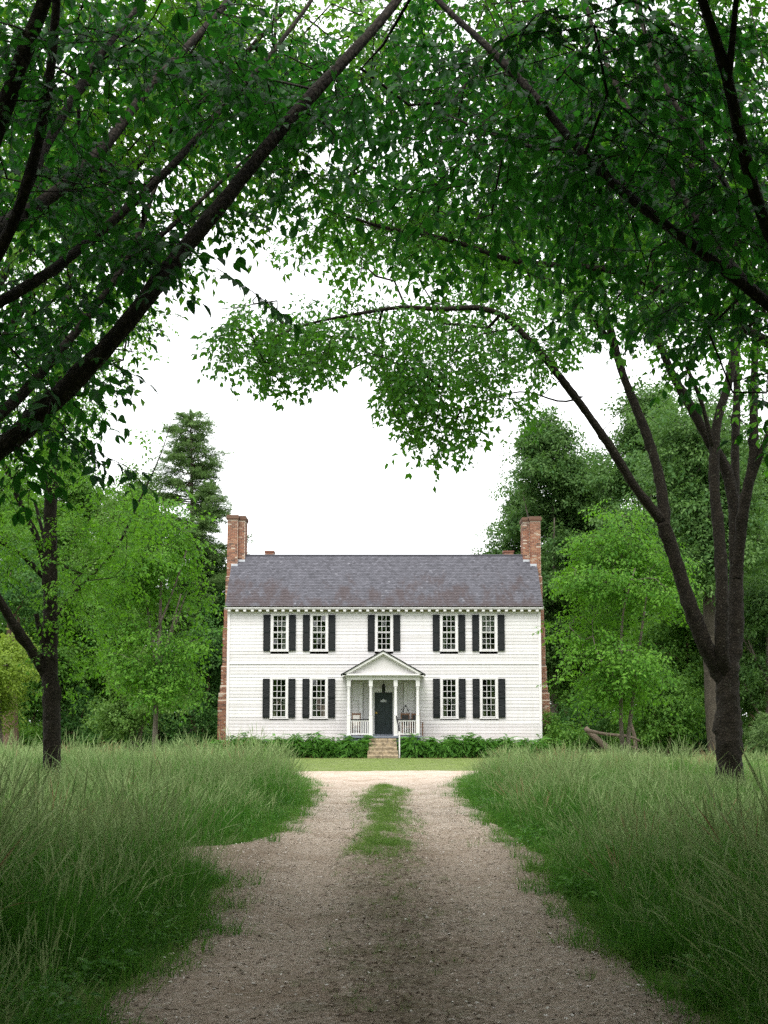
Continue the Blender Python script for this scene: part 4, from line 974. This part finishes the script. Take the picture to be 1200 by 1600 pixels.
# ------------------------------------------------------------------ young trees, woodland, cedar
def woodland(name, label, px, top, hw, y, lib, n, per, spread, scl, bark, group, th=.18, tr=.012, low=None, cat='tree', stems=1, lobes=9, flatz=.8, rt=.012):
    c = PX(px, top, y); H = c[2]; rad = hw * y / FPX * .98; x = c[0]; b = (x, y, -.1)
    z0 = H * th if low is None else PX(px, low, y)[2]; z0 = max(z0, .2)
    t = Tree(); cz = (z0 + H) / 2; hz = (H - z0) / 2
    for s_ in range(stems):
        a = rng.random() * 6.28; e = .12 * rad if stems == 1 else .5 * rad
        t.limb([(x + .12 * s_ * math.cos(a), y + .12 * s_ * math.sin(a), -.1), (x + e * .25 * math.cos(a), y + e * .25 * math.sin(a), z0 * .8 + .2), (x + e * .8 * math.cos(a + .5), y + e * .8 * math.sin(a + .5), cz), (x + e * math.cos(a + 1), y + e * math.sin(a + 1), H * (.88 if stems == 1 else .74))], max(.03, H * tr), .03, None if not s_ else 0, .5, 'trunk')
    for _ in range(5 if H > 9 and stems == 1 else 0):
        a = rng.random() * 6.28; zb = z0 + (H - z0) * rng.uniform(.02, .4); e = rad * rng.uniform(.5, .75)
        t.limb([(x, y, zb), (x + e * .5 * math.cos(a), y + e * .5 * math.sin(a), zb + hz * .3), (x + e * math.cos(a), y + e * math.sin(a), zb + hz * .7)], H * tr * .45, .03, None, .5)
    T = []
    for q in range(lobes):
        d = rng.normal(size=3); d /= np.linalg.norm(d); r = rng.uniform(.24, .5)
        f = 1 - r * .8; T += ell((x + d[0] * rad * f, y + d[1] * rad * f, cz + d[2] * hz * f), (rad * r * 1.1, rad * r * 1.1, min(hz, rad * 1.3) * r * .5), n // lobes, .45)
    T += ell((x, y, H - hz * .3), (rad * .4, rad * .4, hz * .28), 2 * n // lobes, .3)
    return finish(name, label, group, b, t, T, lib, per, spread, scl, bark, rt, rmax=H * tr * .4, cat=cat, flat=flatz)
GY = 'young trees beside the house'
woodland('young_tree', 'young bright green tree with straight pale trunk left of the house', 248, 762, 74, 50, LIB['bright'], 180, 6, .36, 1.45, M['bark_grey'], GY, th=.14, tr=.010, lobes=18, rt=.006)
woodland('young_tree', 'young bright green tree with twin stems right of the house', 968, 790, 92, 51, LIB['bright'], 200, 6, .38, 1.45, M['bark_grey'], GY, th=.15, tr=.009, stems=2, lobes=18, rt=.006)
GW = 'woodland trees behind the house'
WLIST = [
 ('broad green tree filling the skyline left of the cedar', 125, 690, 100, 80, 'mid', 170, 13, .57, 1.0),
 ('tall green tree at the far left edge of the skyline', 10, 705, 95, 84, 'mid', 150, 12, .57, 1.0),
 ('light green rounded tree just left of the cedar', 212, 738, 64, 78, 'pale', 120, 12, .50, .9),
 ('green tree directly behind the slim left tree', 60, 862, 80, 69, 'mid', 110, 9, .57, .95),
 ('dark tree against the left gable below the cedar', 322, 865, 62, 76, 'dark', 110, 9, .54, .95),
 ('green tree between the left young tree and the slim tree', 160, 905, 75, 71, 'mid', 110, 9, .54, .95),
 ('yellow green small tree at the far left with grey trunk', 8, 1005, 75, 56, 'yellow', 70, 8, .5, .75),
 ('pale many-stemmed small tree low beside the left young tree', 215, 1035, 62, 61, 'pale', 70, 7, .5, .7),
 ('dark low tree beside the left chimney', 325, 985, 40, 70, 'dark', 70, 8, .6, .8),
 ('grey green tree rising just right of the right chimney', 858, 645, 88, 78, 'grey', 170, 15, .57, .95),
 ('tallest grey green tree right of the house, behind the dark limbs', 1012, 588, 96, 73, 'grey', 180, 15, .57, .95),
 ('tall dark green tree behind the forks of the dark tree', 1110, 690, 85, 84, 'dark', 150, 12, .64, 1.0),
 ('grey green tree at the far right edge', 1195, 640, 85, 76, 'grey', 150, 13, .57, .95),
 ('green tree behind the right young tree', 900, 890, 75, 79, 'mid', 110, 9, .57, .95),
 ('lighter green tree between young tree and dark trunk', 1075, 920, 80, 66, 'mid', 110, 8, .50, .9),
 ('pale green tree low at the far right behind the dark trunk', 1190, 880, 70, 62, 'grey', 90, 8, .65, .85),
 ('small spreading tree with forked stems right of the young tree', 1035, 1062, 62, 61, 'mid', 60, 8, .5, .75),
 ('small dark spreading tree just left of the dark trunk', 1090, 1072, 55, 66, 'dark', 55, 8, .5, .75),
 ('broad green tree closing the gap right of the grey green tree', 935, 760, 70, 86, 'mid', 120, 13, .62, .95),
 ('green tree behind the middle limbs of the dark tree', 1050, 775, 72, 82, 'grey', 120, 13, .62, .95),
 ('bright green tree low behind the right edge limb', 1165, 800, 70, 69, 'mid', 110, 12, .6, .9),
 ('bright green tree just left of the young tree, filling to the ground', 105, 800, 75, 74, 'mid', 130, 12, .6, .95),
 ('lime green tree showing between cedar and young tree', 190, 815, 60, 73, 'pale', 110, 12, .6, .9),
 ('grey green tree reaching out above the right end of the roof', 822, 725, 62, 83, 'grey', 120, 12, .62, .95),
 ('broad grey green tree filling the sky between the two tall right trees', 925, 705, 78, 81, 'grey', 140, 13, .62, .95),
 ('small green tree showing over the roof beside the right chimney', 796, 838, 30, 92, 'grey', 50, 8, .6, .8),
]
for (lb, px, top, hw, y, sp, n, per, spread, scl) in WLIST:
    small = top > 980
    woodland('woodland_tree', lb, px, top, hw, y, LIB[sp], n, per, spread, scl, M['bark_grey' if sp in ('grey', 'yellow', 'pale') else 'bark_brown'], GW, th=.10 if not small else .22, tr=.014 if not small else .02, stems=6 if 'many-stemmed' in lb else (3 if 'forked' in lb else 1), lobes=17 if not small else 8)
# big bare grey trunk seen between the dark limbs
t = Tree(); b = PX(1118, 1170, 58); b[2] = -.1
t.limb([b] + path((1112, 1100, 58), (1108, 1000, 58), (1108, 930, 58), (1100, 860, 58), (1098, 800, 58)), .36, .24, name='trunk', step=.5)
t.limb(path((1108, 930, 58), (1122, 870, 58), (1128, 820, 58), (1120, 740, 58)), .25, .15, step=.5); t.limb(path((1098, 800, 58), (1090, 740, 58), (1105, 650, 58)), .22, .1, step=.5)
T = blobs([(1090, 720, 75, 95, 56, 61, 90), (1130, 820, 70, 60, 56, 60, 40), (1095, 870, 40, 50, 56, 58, 20)])
finish('woodland_tree', 'tall brown barked tree seen between the limbs of the dark tree', GW, tuple(b), t, T, LIB['grey'], 12, .7, .85, M['bark_mid'], .012)
t = Tree(); b = PX(17, 1170, 62); b[2] = -.1
t.limb([b] + path((16, 1100, 62), (18, 1040, 62), (22, 960, 62)), .42, .3, name='trunk', step=.5)
finish('woodland_tree', 'thick bare brown trunk at the far left beyond the grass', GW, tuple(b), t, blobs([(22, 920, 50, 40, 61, 64, 24)]), LIB['dark'], 9, .8, .85, M['bark_brown'], .012)
# cedar
t = Tree(); Yc = 76.0; b = PX(300, 1170, Yc); b[2] = -.1; top = PX(298, 648, Yc)
t.limb([b, (b + top) / 2 + [.1, 0, 0], top], .30, .03, name='trunk', step=.6)
P = []; RT = []; bw = MB(); H = top[2]
z = H * .36
while z < H - .15:
    f = (H - z) / (H * .64); ln0 = 3.4 * f ** .75 + .35
    for q in range(6):
        a = rng.random() * 6.283; ln = ln0 * rng.uniform(.45, 1.12); zz = z + rng.uniform(-.35, .35); dz = rng.uniform(.05, .35)
        x0 = b[0] + (top[0] - b[0]) * zz / H
        pts = [np.array([x0 + math.cos(a) * ln * u, Yc + math.sin(a) * ln * u, zz + dz * ln * u * u]) for u in np.linspace(0, 1, 5)]
        bw.tube(pts, np.linspace(.05, .012, 5), 4, False)
        m_ = max(3, int(ln * 4.2))
        for u in np.linspace(.3, 1, m_):
            for _ in range(3):
                P.append((x0 + math.cos(a) * ln * u + rng.normal(0, .2), Yc + math.sin(a) * ln * u + rng.normal(0, .2), zz + dz * ln * u * u + rng.normal(0, .14))); RT.append((rng.normal(0, .3), rng.uniform(-.35, .25), a + rng.normal(0, .65)))
    z += .58
cdr = thing('cedar_tree', 'tall thin-crowned conifer rising above the trees left of the chimney', 'tree', tuple(b))
for (nm, Q, rr, wob) in t.limbs:
    m = MB(); m.tube(Q, rr, 10, True, wob); m.build(nm, M['bark_grey'], cdr, smooth=True)
bw.build('branch', M['bark_brown'], cdr, kind='stuff')
scatter('crown', LIB['conifer'], P, RT, rng.uniform(.8, 1.25, len(P)), cdr, kind='stuff')

# undergrowth at the edge of the wood, each bush its own thing
GB = 'bushes at the edge of the wood'
def bush(name, label, px, top, hw, y, lib, n, scl, group, cat='bush', dome=False, y_ry=1.0):
    c = PX(px, top, y); H = c[2]; rx = hw * y / FPX; b = (c[0], y, -.05)
    o = thing(name, label, cat, b, group)
    m = MB()
    for _ in range(5):
        a = rng.random() * 6.28; m.tube([(c[0], y, -.05), (c[0] + .25 * rx * math.cos(a), y + .25 * rx * math.sin(a), H * .4), (c[0] + .5 * rx * math.cos(a + .3), y + .5 * rx * math.sin(a + .3), H * .75)], [.04, .03, .012], 5)
    m.build('stem', M['bark_brown'], o)
    d = rng.normal(size=(n, 3)); d[:, 2] = np.abs(d[:, 2]); d /= np.linalg.norm(d, axis=1)[:, None]; q = rng.random((n, 1)) ** .3
    lump = 1 + .16 * np.sin(d[:, :1] * 7 + px) + .12 * np.cos(d[:, 1:2] * 8)
    P = np.array([c[0], y, H * .12]) + d * q * np.array([rx, rx * y_ry, H * .88]) * (1 if dome else lump)
    yaw = np.arctan2(d[:, 1], d[:, 0]) + rng.normal(0, .6, n)
    scatter('foliage', lib, P, np.stack([rng.normal(0, .4, n), rng.uniform(-.5, .6, n), yaw], 1), rng.uniform(.7, 1.2, n) * scl, o, kind='stuff'); return o
BL = [(-60, 1080, 70, 68, 'dark', 'dark bush at the left border of the wood'), (35, 1120, 60, 66, 'mid', 'green bush behind the thick bare trunk at far left'), (120, 1085, 60, 68, 'dark', 'dark bush right of the slim left trunk'), (180, 1110, 55, 65, 'dark', 'low dark bush left of the pale small tree'),
      (255, 1090, 55, 69, 'dark', 'dark bush behind the straight young trunk'), (315, 1075, 50, 69, 'dark', 'dark bush against the left chimney'), (870, 1125, 45, 62, 'mid', 'vine-covered brush heap right of the right chimney'), (905, 1085, 55, 72, 'dark', 'dark bush behind the fallen logs'),
      (985, 1095, 60, 71, 'mid', 'green bush behind the right young stems'), (1050, 1105, 60, 73, 'dark', 'dark bush left of the dark trunk'), (1120, 1095, 55, 74, 'dark', 'dark bush right behind the dark trunk'), (1200, 1050, 70, 70, 'mid', 'green bush at the right border of the wood'), (1290, 1060, 80, 70, 'dark', 'dark bush past the right border')]
for (px, top, hw, y, sp, lb) in BL: bush('bush', lb, px, top, hw, y, LIB[sp], 170, .8, GB)
bush('clipped_evergreen', 'rounded clipped blue-green evergreen at the far right of the lawn', 1213, 1108, 40, 46, LIB['conifer'], 800, .45, None, 'shrub', True)
# the wood beyond, read as one mass
n = 5200; x = rng.uniform(-62, 62, n); y = rng.uniform(92, 112, n); z = rng.random(n) ** .8 * (11 + 2.2 * np.sin(x * .23) + 1.5 * np.sin(x * .61 + 2)); kx = (np.abs(x) > 9) | (z < 7); 
P = np.stack([x, y, z], 1)[kx]; n = len(P)
scatter('far_wood', LIB['dark'], P, rng.uniform(-.6, .6, (n, 3)) + [0, 0, 3], rng.uniform(1.6, 2.6, n), None, kind='stuff', label='dark far wood closing the view behind the trees', category='wood')

# unseen wood added behind and beside the viewpoint to block light
n = 5200; q = rng.random(n); a = rng.uniform(R(168), R(372), n); rr_ = rng.uniform(24, 31, n); z = rng.random(n) ** .9 * (12.5 + 2 * np.sin(a * 9) + 1.4 * np.sin(a * 23))
P = np.stack([rr_ * np.cos(a), -2 + rr_ * np.sin(a), z], 1)
scatter('far_wood', LIB['mid'], P, rng.uniform(-.6, .6, (n, 3)) + [0, 0, 3], rng.uniform(1.5, 2.4, n), None, kind='stuff', label='unseen green wood added around the viewpoint to block light', category='wood')

# foundation shrubs along the house
GS = 'evergreen shrubs along the house front'
SH = [(358, 1150, 26, 'first low shrub at the left corner of the house'), (392, 1148, 27, 'low feathery shrub under the left corner shutters'), (428, 1151, 25, 'low shrub under the first lower window from the left'), (460, 1148, 24, 'low shrub between the two left lower windows'),
      (492, 1147, 24, 'low shrub under the second lower window from the left'), (524, 1152, 24, 'low shrub just left of the porch corner'), (558, 1149, 29, 'broad feathery shrub left of the stone steps'),
      (650, 1148, 30, 'broad feathery shrub right of the stone steps'), (690, 1152, 26, 'low shrub just right of the porch corner'), (722, 1146, 25, 'tallest low shrub under the third lower window'), (757, 1150, 27, 'low shrub under the right lower window'), (793, 1150, 27, 'low shrub right of the last window'), (826, 1152, 24, 'last low shrub at the right corner of the house')]
for (px, top, hw, lb) in SH: bush('evergreen_shrub', lb, px, top + 5, hw, 58.75, LIB['shrub'], 900, 1.0, GS, 'shrub', y_ry=.75)

# fallen timber right of the house
def log(label, pts, r0, r1):
    m = MB(); Q = resample(pts, .25); m.tube(Q, np.linspace(r0 * .72, r1 * .72, len(Q)), 9, True, .08); o = m.build('fallen_log', M['log'], None, smooth=True, label=label, category='log', group='fallen timber')
log('thick slanting log lying against the brush right of the house', path((915, 1138, 58), (930, 1152, 57.6), (952, 1172, 57.2)), .16, .22)
log('long thin log lying level across the other timber', path((915, 1141, 57.2), (950, 1148, 57), (985, 1150, 56.8), (1000, 1158, 56.8)), .12, .08)
log('upright broken stub beside the fallen logs', path((994, 1185, 57.4), (992, 1150, 57.4), (984, 1126, 57.4)), .15, .10)
log('curved branch lying in the grass below the level log', path((968, 1150, 57.1), (972, 1164, 57), (984, 1166, 57), (1000, 1172, 56.8)), .10, .06)

# ------------------------------------------------------------------ grasses
def blade_tuft(n, rad, h0, h1, w, lean, heads, mats, seg=4):
    V = []; Fc = []; mi = []; va = []; nb = 0
    for i in range(n):
        a = rng.random() * 6.283; r = rad * math.sqrt(rng.random()); p = np.array([r * math.cos(a), r * math.sin(a), -.02]); h = rng.uniform(h0, h1); hd = i < heads
        if hd: h = h1 * rng.uniform(.95, 1.22)
        da = a + rng.normal(0, 1.2); d = np.array([math.cos(da), math.sin(da), 0]); s = np.array([-d[1], d[0], 0]); tw = rng.normal(0, .8); s = s * math.cos(tw) + d * math.sin(tw)
        ln = h * abs(rng.normal(lean, lean * .6)); ww = w * rng.uniform(.6, 1.2) * (.38 if hd else 1)
        k = seg + (2 if hd else 0); v0 = rng.random()
        for j in range(k + 1):
            t = j / k; c = p + d * ln * t * t + np.array([0, 0, h * (t - .22 * min(1.2, ln / h) * t ** 3)])
            if hd and t > .76: hw_ = (.0045 + .002 * (i % 2)) * math.sin((t - .74) / .26 * 3.0) + .0008
            else: hw_ = ww * .5 * ((1 - t) ** .6 if not hd else 1) + .0004
            V += [c - s * hw_, c + s * hw_]
            if j: Fc.append((nb + 2 * j - 2, nb + 2 * j - 1, nb + 2 * j + 1, nb + 2 * j)); mi.append(1 if hd and t > .74 else 0); va.append(v0)
        nb += 2 * (k + 1)
    me = bpy.data.meshes.new('tuft'); me.from_pydata(V, [], Fc)
    for q in mats: me.materials.append(q)
    me.polygons.foreach_set('material_index', np.array(mi, np.int32)); me.attributes.new('var', 'FLOAT', 'FACE').data.foreach_set('value', np.array(va, np.float32)); return me
GR = leaf_mat('meadow_blade', (.014, .066, .012), (.115, .275, .050), (.14, .40, .03), .35, .6, .05, .28)
GH = leaf_mat('seed_head', (.12, .23, .07), (.34, .44, .20), (.32, .38, .15), .3, .7, .05, .3)
GB_ = leaf_mat('broad_blade', (.012, .060, .012), (.07, .185, .03), (.09, .29, .025), .32, .5, .08, .4)
GRR = leaf_mat('dry_seed_head', (.22, .13, .07), (.36, .25, .15), (.3, .2, .1), .3, .7)
GRD = leaf_mat('dry_blade', (.14, .15, .07), (.25, .22, .12), (.25, .24, .1), .3, .6)
LG = leaf_mat('lawn_blade', (.15, .22, .06), (.32, .40, .14), (.34, .46, .10), .3, .5, .1, .4)
tall = library('tall_tufts', [blade_tuft(30, .16, .16, .74, .0072, .42, q_, (GR, GH), 5) for q_ in (2, 3, 5, 7, 8, 3, 4, 6, 1, 2)])
broad = library('broad_tufts', [blade_tuft(16, .14, .18, .62, .013, .75, 0, (GB_, GB_), 6) for _ in range(5)])
feather = library('feather_tufts', [blade_tuft(14, .16, .50, .86, .005, .25, 12, (GR, GH), 6) for _ in range(6)])
dry = library('dry_tufts', [blade_tuft(26, .13, .45, .9, .006, .3, 12, (GRD, GRR)) for _ in range(5)])
low = library('low_tufts', [blade_tuft(26, .10, .08, .24, .006, .6, 0, (GR, GR), 3) for _ in range(6)])
LV = leaf_mat('verge_blade', (.07, .15, .03), (.23, .34, .09), (.18, .36, .05), .3, .6, .06, .4)
strip = library('strip_tufts', [blade_tuft(20, .12, .05, .17, .005, .7, 0, (LV, LV), 3) for _ in range(5)])
lawn = library('lawn_tufts', [blade_tuft(46, .22, .025, .065, .006, .7, 0, (LG, LG), 2) for _ in range(5)])
def field(xf, y0, y1, dens, xa, xb):
    n = int((y1 - y0) * (xb - xa) * dens); x = rng.uniform(xa, xb, n); y = rng.uniform(y0, y1, n); k = xf(x, y); return x[k], y[k]
def lim(y): return .325 * y + 3.2
def wob(y, s): return .14 * np.sin(y * 1.7 + s) + .10 * np.sin(y * 4.3 + 2 * s)
def meadow(side):
    X = []; Y = []; S = []
    for (y0, y1, d, sc) in ((1.5, 8, 75, .95), (8, 16, 48, 1.0), (16, 28, 30, 1.05), (28, 56, 17, 1.12)):
        if side < 0:
            def f(x, y):
                e = edge(LEFT, y) - .22 - wob(y, 1)
                far = np.interp(y, [37, 42, 46, 50, 56], [-2.9, -3.9, -5.4, -8.2, -12.5]); e = np.where(y > 37, far, e)
                return (x < e) & (x > -lim(y))
            x, y = field(f, y0, y1, d, -21, -1)
        else:
            def f(x, y):
                e = edge(RIGHT, y) + .22 + wob(y, 2); far = np.interp(y, [37, 42, 46, 50, 56], [2.7, 3.7, 5.2, 7.8, 11.5]); e = np.where(y > 37, far, e)
                back = np.interp(x, [3, 9, 12, 22], [55, 52, 40, 34])
                return (x > e) & (x < lim(y)) & (y < back)
            x, y = field(f, y0, y1, d, 1, 21)
        X.append(x); Y.append(y); S.append(np.full(len(x), sc))
    X = np.concatenate(X); Y = np.concatenate(Y); S = np.concatenate(S)
    q = np.sin(X * 1.05 + 3 * side) * np.sin(Y * .83 + side) + .6 * np.sin(X * 2.7 - Y * 1.9) * np.sin(Y * 2.2 + X); k = (q > -.72) | (rng.random(len(X)) < .35)   # thin, flattened patches
    S = S * np.where(q < -.55, .6, 1.0); X, Y, S = X[k], Y[k], S[k]
    if side > 0: S = S * np.interp(Y, [8, 14, 30], [1, .92, .78]) * np.interp(X, [6, 10], [1, .86])
    else: S = S * np.interp(Y, [10, 18], [1, .93])
    e = (edge(LEFT, Y) - X) if side < 0 else (X - edge(RIGHT, Y))
    S = S * np.interp(Y, [36, 42, 48, 54], [1, .84, .62, .5]) * (np.where((X > 5) & (Y > 17) & (Y < 28.5), .72, 1.0)) * (np.where((X < -4.5) & (Y > 20) & (Y < 29), .85, 1.0)) * np.clip(.46 + .95 * (e - .15) + rng.normal(0, .13, len(e)), .34, 1.0) * (1 + .12 * np.sin(X * 1.3) * np.sin(Y * .9)) * rng.uniform(.7, 1.2, len(X)) * (1 + .20 * np.sin(X * .8 + 2) * np.sin(Y * .6)) * (1 + .22 * np.sin(X * 3.1 + Y * 1.7) * np.sin(Y * 2.3 - X))
    return X, Y, S
for side, nm in ((-1, 'left'), (1, 'right')):
    X, Y, S = meadow(side); n = len(X)
    rot = np.stack([rng.normal(0, .14, n), rng.normal(.0, .14, n), rng.uniform(0, 6.283, n)], 1)
    pt = np.sin(X * .9 + 1) * np.sin(Y * .55) + .35 * np.sin(X * 2.3)
    isd = rng.random(n) < (np.clip((Y - 36) / 14, 0, 1) * np.clip(-.02 + .42 * pt, .0, .45) + .008 if side < 0 else np.clip((Y - 30) / 60, 0, .03) + .008)
    P = np.stack([X, Y, np.zeros(n)], 1)
    ptb = np.sin(X * 1.7 + 2) * np.sin(Y * 1.1 + 1) + .4 * np.sin(X * 3.9 - Y * 2.7); lo_ = ~isd
    for nm2, lib2, pick2, sc2 in (('broad_grass', broad, lo_ & (rng.random(n) < np.clip(.10 + .35 * ptb, 0, .4)) & (Y < 26), 1.15), ('feathery_grass', feather, lo_ & (rng.random(n) < np.clip(.16 - .25 * ptb, .02, .34)), 1.08)):
        scatter(nm2, lib2, P[pick2] + [.05, .04, 0], rot[pick2], S[pick2] * sc2, None, kind='stuff', label=('broad bladed dark grass in patches on the %s' if nm2 == 'broad_grass' else 'tall feathery seed heads standing over the grass on the %s') % nm, category='grass')
    scatter('tall_grass', tall, P[~isd], rot[~isd], S[~isd], None, kind='stuff', label='tall green seeding grass on the %s of the track' % nm, category='grass')
    scatter('dry_grass', dry, P[isd], rot[isd], S[isd], None, kind='stuff', label='dry reddish seeding grass at the far edge of the %s meadow' % nm, category='grass')
# short growth along the edges of the track, and the green strip between the ruts
XX = []; 
for (tab, s) in ((LEFT, -1), (RIGHT, 1)):
    y = rng.uniform(2, 38, 1700); e = edge(tab, y) + s * (rng.normal(.22, .2, len(y)) + wob(y, 1 if s < 0 else 2) * .6); XX.append(np.stack([e, y, np.where(np.abs(e) < 1.7, path_z(e, y) - .01, 0)], 1))
P = np.concatenate(XX); n = len(P)
rv = np.stack([rng.normal(0, .15, n), rng.normal(0, .15, n), rng.uniform(0, 6.28, n)], 1); sv = rng.uniform(.35, 1.2, n) ** 1.3; hv = rng.random(n) < .45
scatter('verge_grass', low, P[hv], rv[hv], sv[hv], None, kind='stuff', label='short dark green weeds along both edges of the track', category='grass')
scatter('verge_turf', strip, P[~hv], rv[~hv], sv[~hv] * 1.1, None, kind='stuff', label='short pale green turf along both edges of the track', category='grass')
y = np.r_[16 + 15.5 * rng.random(3000), 16.6 - np.abs(rng.normal(0, 1.6, 420)), rng.uniform(4, 17, 330)]; n = len(y)
w = np.interp(y, [3, 15, 17, 22, 29, 31.5], [.45, .36, .30, .36, .50, .20]); c_ = .02 + .07 * np.sin(y * .7); x = c_ + rng.normal(0, .62, n) * w
k = (np.sin(x * 7 + y * 1.3) * np.sin(y * 1.9 - x * 3) + rng.normal(0, .5, n)) > -.35; x, y = x[k], y[k]; n = len(y)
P = np.stack([x, y, path_z(x, y) - .004], 1); rt_ = np.stack([rng.normal(0, .2, n), rng.normal(0, .2, n), rng.uniform(0, 6.28, n)], 1); sc_ = np.where(y > 15, rng.uniform(.3, .8, n), rng.uniform(.25, .5, n)); h_ = rng.random(n) < .78
scatter('strip_grass', strip, P[h_], rt_[h_], sc_[h_], None, kind='stuff', label='thin strip of short grass between the wheel ruts', category='grass')
scatter('strip_weeds', low, P[~h_], rt_[~h_], sc_[~h_] * .6, None, kind='stuff', label='darker tufts of weeds mixed in the strip between the wheel ruts', category='weeds')
wd = []
for _ in range(5):
    mb = MB()
    for i_ in range(16):
        a = rng.random() * 6.283; r = .16 * rng.random(); hh = rng.uniform(.03, .22)
        leaf(mb, np.array([r * math.cos(a), r * math.sin(a), hh]), np.array([math.cos(a), math.sin(a), rng.normal(.1, .4)]), np.array([0, 0, 1.]) + rng.normal(0, .3, 3), rng.uniform(.05, .10), rng.uniform(.022, .04), rng.random(), True)
    wd.append(mb.mesh('weed', LM['shrub']))
wdl = library('weeds', wd); XX = []
for (tab, s) in ((LEFT, -1), (RIGHT, 1)):
    y = rng.uniform(4, 30, 800); e = edge(tab, y) + s * (.3 + np.abs(rng.normal(0, .28, len(y))) + wob(y, 1 if s < 0 else 2) * .8); k = np.sin(y * 1.1 + s) + rng.normal(0, .5, len(y)) > .1; XX.append(np.stack([e, y, np.zeros(len(y))], 1)[k])
P = np.concatenate(XX); n = len(P)
scatter('broadleaf_weeds', wdl, P, np.stack([rng.normal(0, .1, n), rng.normal(0, .1, n), rng.uniform(0, 6.28, n)], 1), rng.uniform(.5, 1.2, n), None, kind='stuff', label='broad-leaved green weeds in clumps along the track edges', category='weeds')
# mown lawn before the house and to either side
x = rng.uniform(-22, 24, 16000); y = rng.uniform(38.5, 62, 16000); k = ~((np.abs(x) < 3.6) & (y < 42.5 - .03 * x * x)) & ~((y > 57.6) & (np.abs(x) < 8.2)) & ~((np.abs(x) < .9) & (y > 57.2))
x, y = x[k], y[k]; n = len(x)
scatter('lawn_grass', lawn, np.stack([x, y, np.zeros(n)], 1), np.stack([rng.normal(0, .05, n), rng.normal(0, .05, n), rng.uniform(0, 6.28, n)], 1), rng.uniform(.8, 1.5, n), None, kind='stuff', label='pale mown lawn in front of the house', category='grass')

# loose stones, twigs and leaf mould on the track
peb = []
M['pebble'] = None
m_, t_, b_ = nodes_mat('pebble'); oi = N(t_, 'ShaderNodeObjectInfo'); t_.links.new(ramp(t_, oi.outputs['Random'], [(0, (.12, .09, .065)), (.35, (.32, .26, .21)), (.75, (.50, .43, .37)), (1, (.80, .77, .73))]), b_.inputs['Base Color']); b_.inputs['Roughness'].default_value = .85
for _ in range(6):
    mb = MB(); q = np.array([(1, 0, 0), (0, 1, 0), (-1, 0, 0), (0, -1, 0), (.6, .6, .5), (-.6, .6, .45), (-.6, -.6, .5), (.6, -.6, .45), (0, 0, .7)]) * rng.uniform(.7, 1.25, (9, 3)) * [1, .8, .7]
    mb.add(q, [(0, 4, 7), (1, 5, 4), (2, 6, 5), (3, 7, 6), (0, 1, 4), (1, 2, 5), (2, 3, 6), (3, 0, 7), (4, 5, 8), (5, 6, 8), (6, 7, 8), (7, 4, 8)]); peb.append(mb.mesh('pebble', m_))
pl = library('pebbles', peb)
n = 34000; y = 3.5 + 20 * rng.random(n) ** 1.5; x = rng.uniform(0, 1, n); a, b_e = edge(LEFT, y) - .1, edge(RIGHT, y) + .1; x = a + (b_e - a) * x
k = rng.random(n) < np.clip(.35 + .9 * np.minimum(np.abs(x - .05), 1.2) / 1.2, 0, 1); x, y = x[k], y[k]; n = len(x)
scatter('loose_gravel', pl, np.stack([x, y, path_z(x, y) + .001], 1), rng.uniform(-.4, .4, (n, 3)) * [1, 1, 9], .0035 + .013 * rng.random(n) ** 3.5, None, kind='stuff', label='loose pale gravel scattered on the track', category='gravel')
lit = []
ML = plain('leaf_mould', (.075, .045, .025), .9, .5, 30.)
for _ in range(6):
    mb = MB()
    if _ < 3: leaf(mb, np.zeros(3), np.array([1., 0, .1]), np.array([0, .2, 1.]), .035, .02, .5)
    else: mb.tube([(0, 0, .004), (.03, .004, .007), (.06, -.002, .004)], [.0025, .002, .0015], 4)
    lit.append(mb.mesh('litter', ML))
ll = library('litter', lit)
n = 9000; y = 3.5 + 24 * rng.random(n) ** 1.4; x = np.where(rng.random(n) < .6, rng.normal(.05, .35, n), rng.uniform(-1.5, 1.6, n))
scatter('leaf_litter', ll, np.stack([x, y, path_z(x, y) + .003], 1), np.stack([rng.normal(0, .25, n), rng.normal(0, .2, n), rng.uniform(0, 6.28, n)], 1), rng.uniform(.25, 1.0, n) ** 1.5 + .12, None, kind='stuff', label='brown leaf litter and twigs along the middle of the track', category='leaf litter')
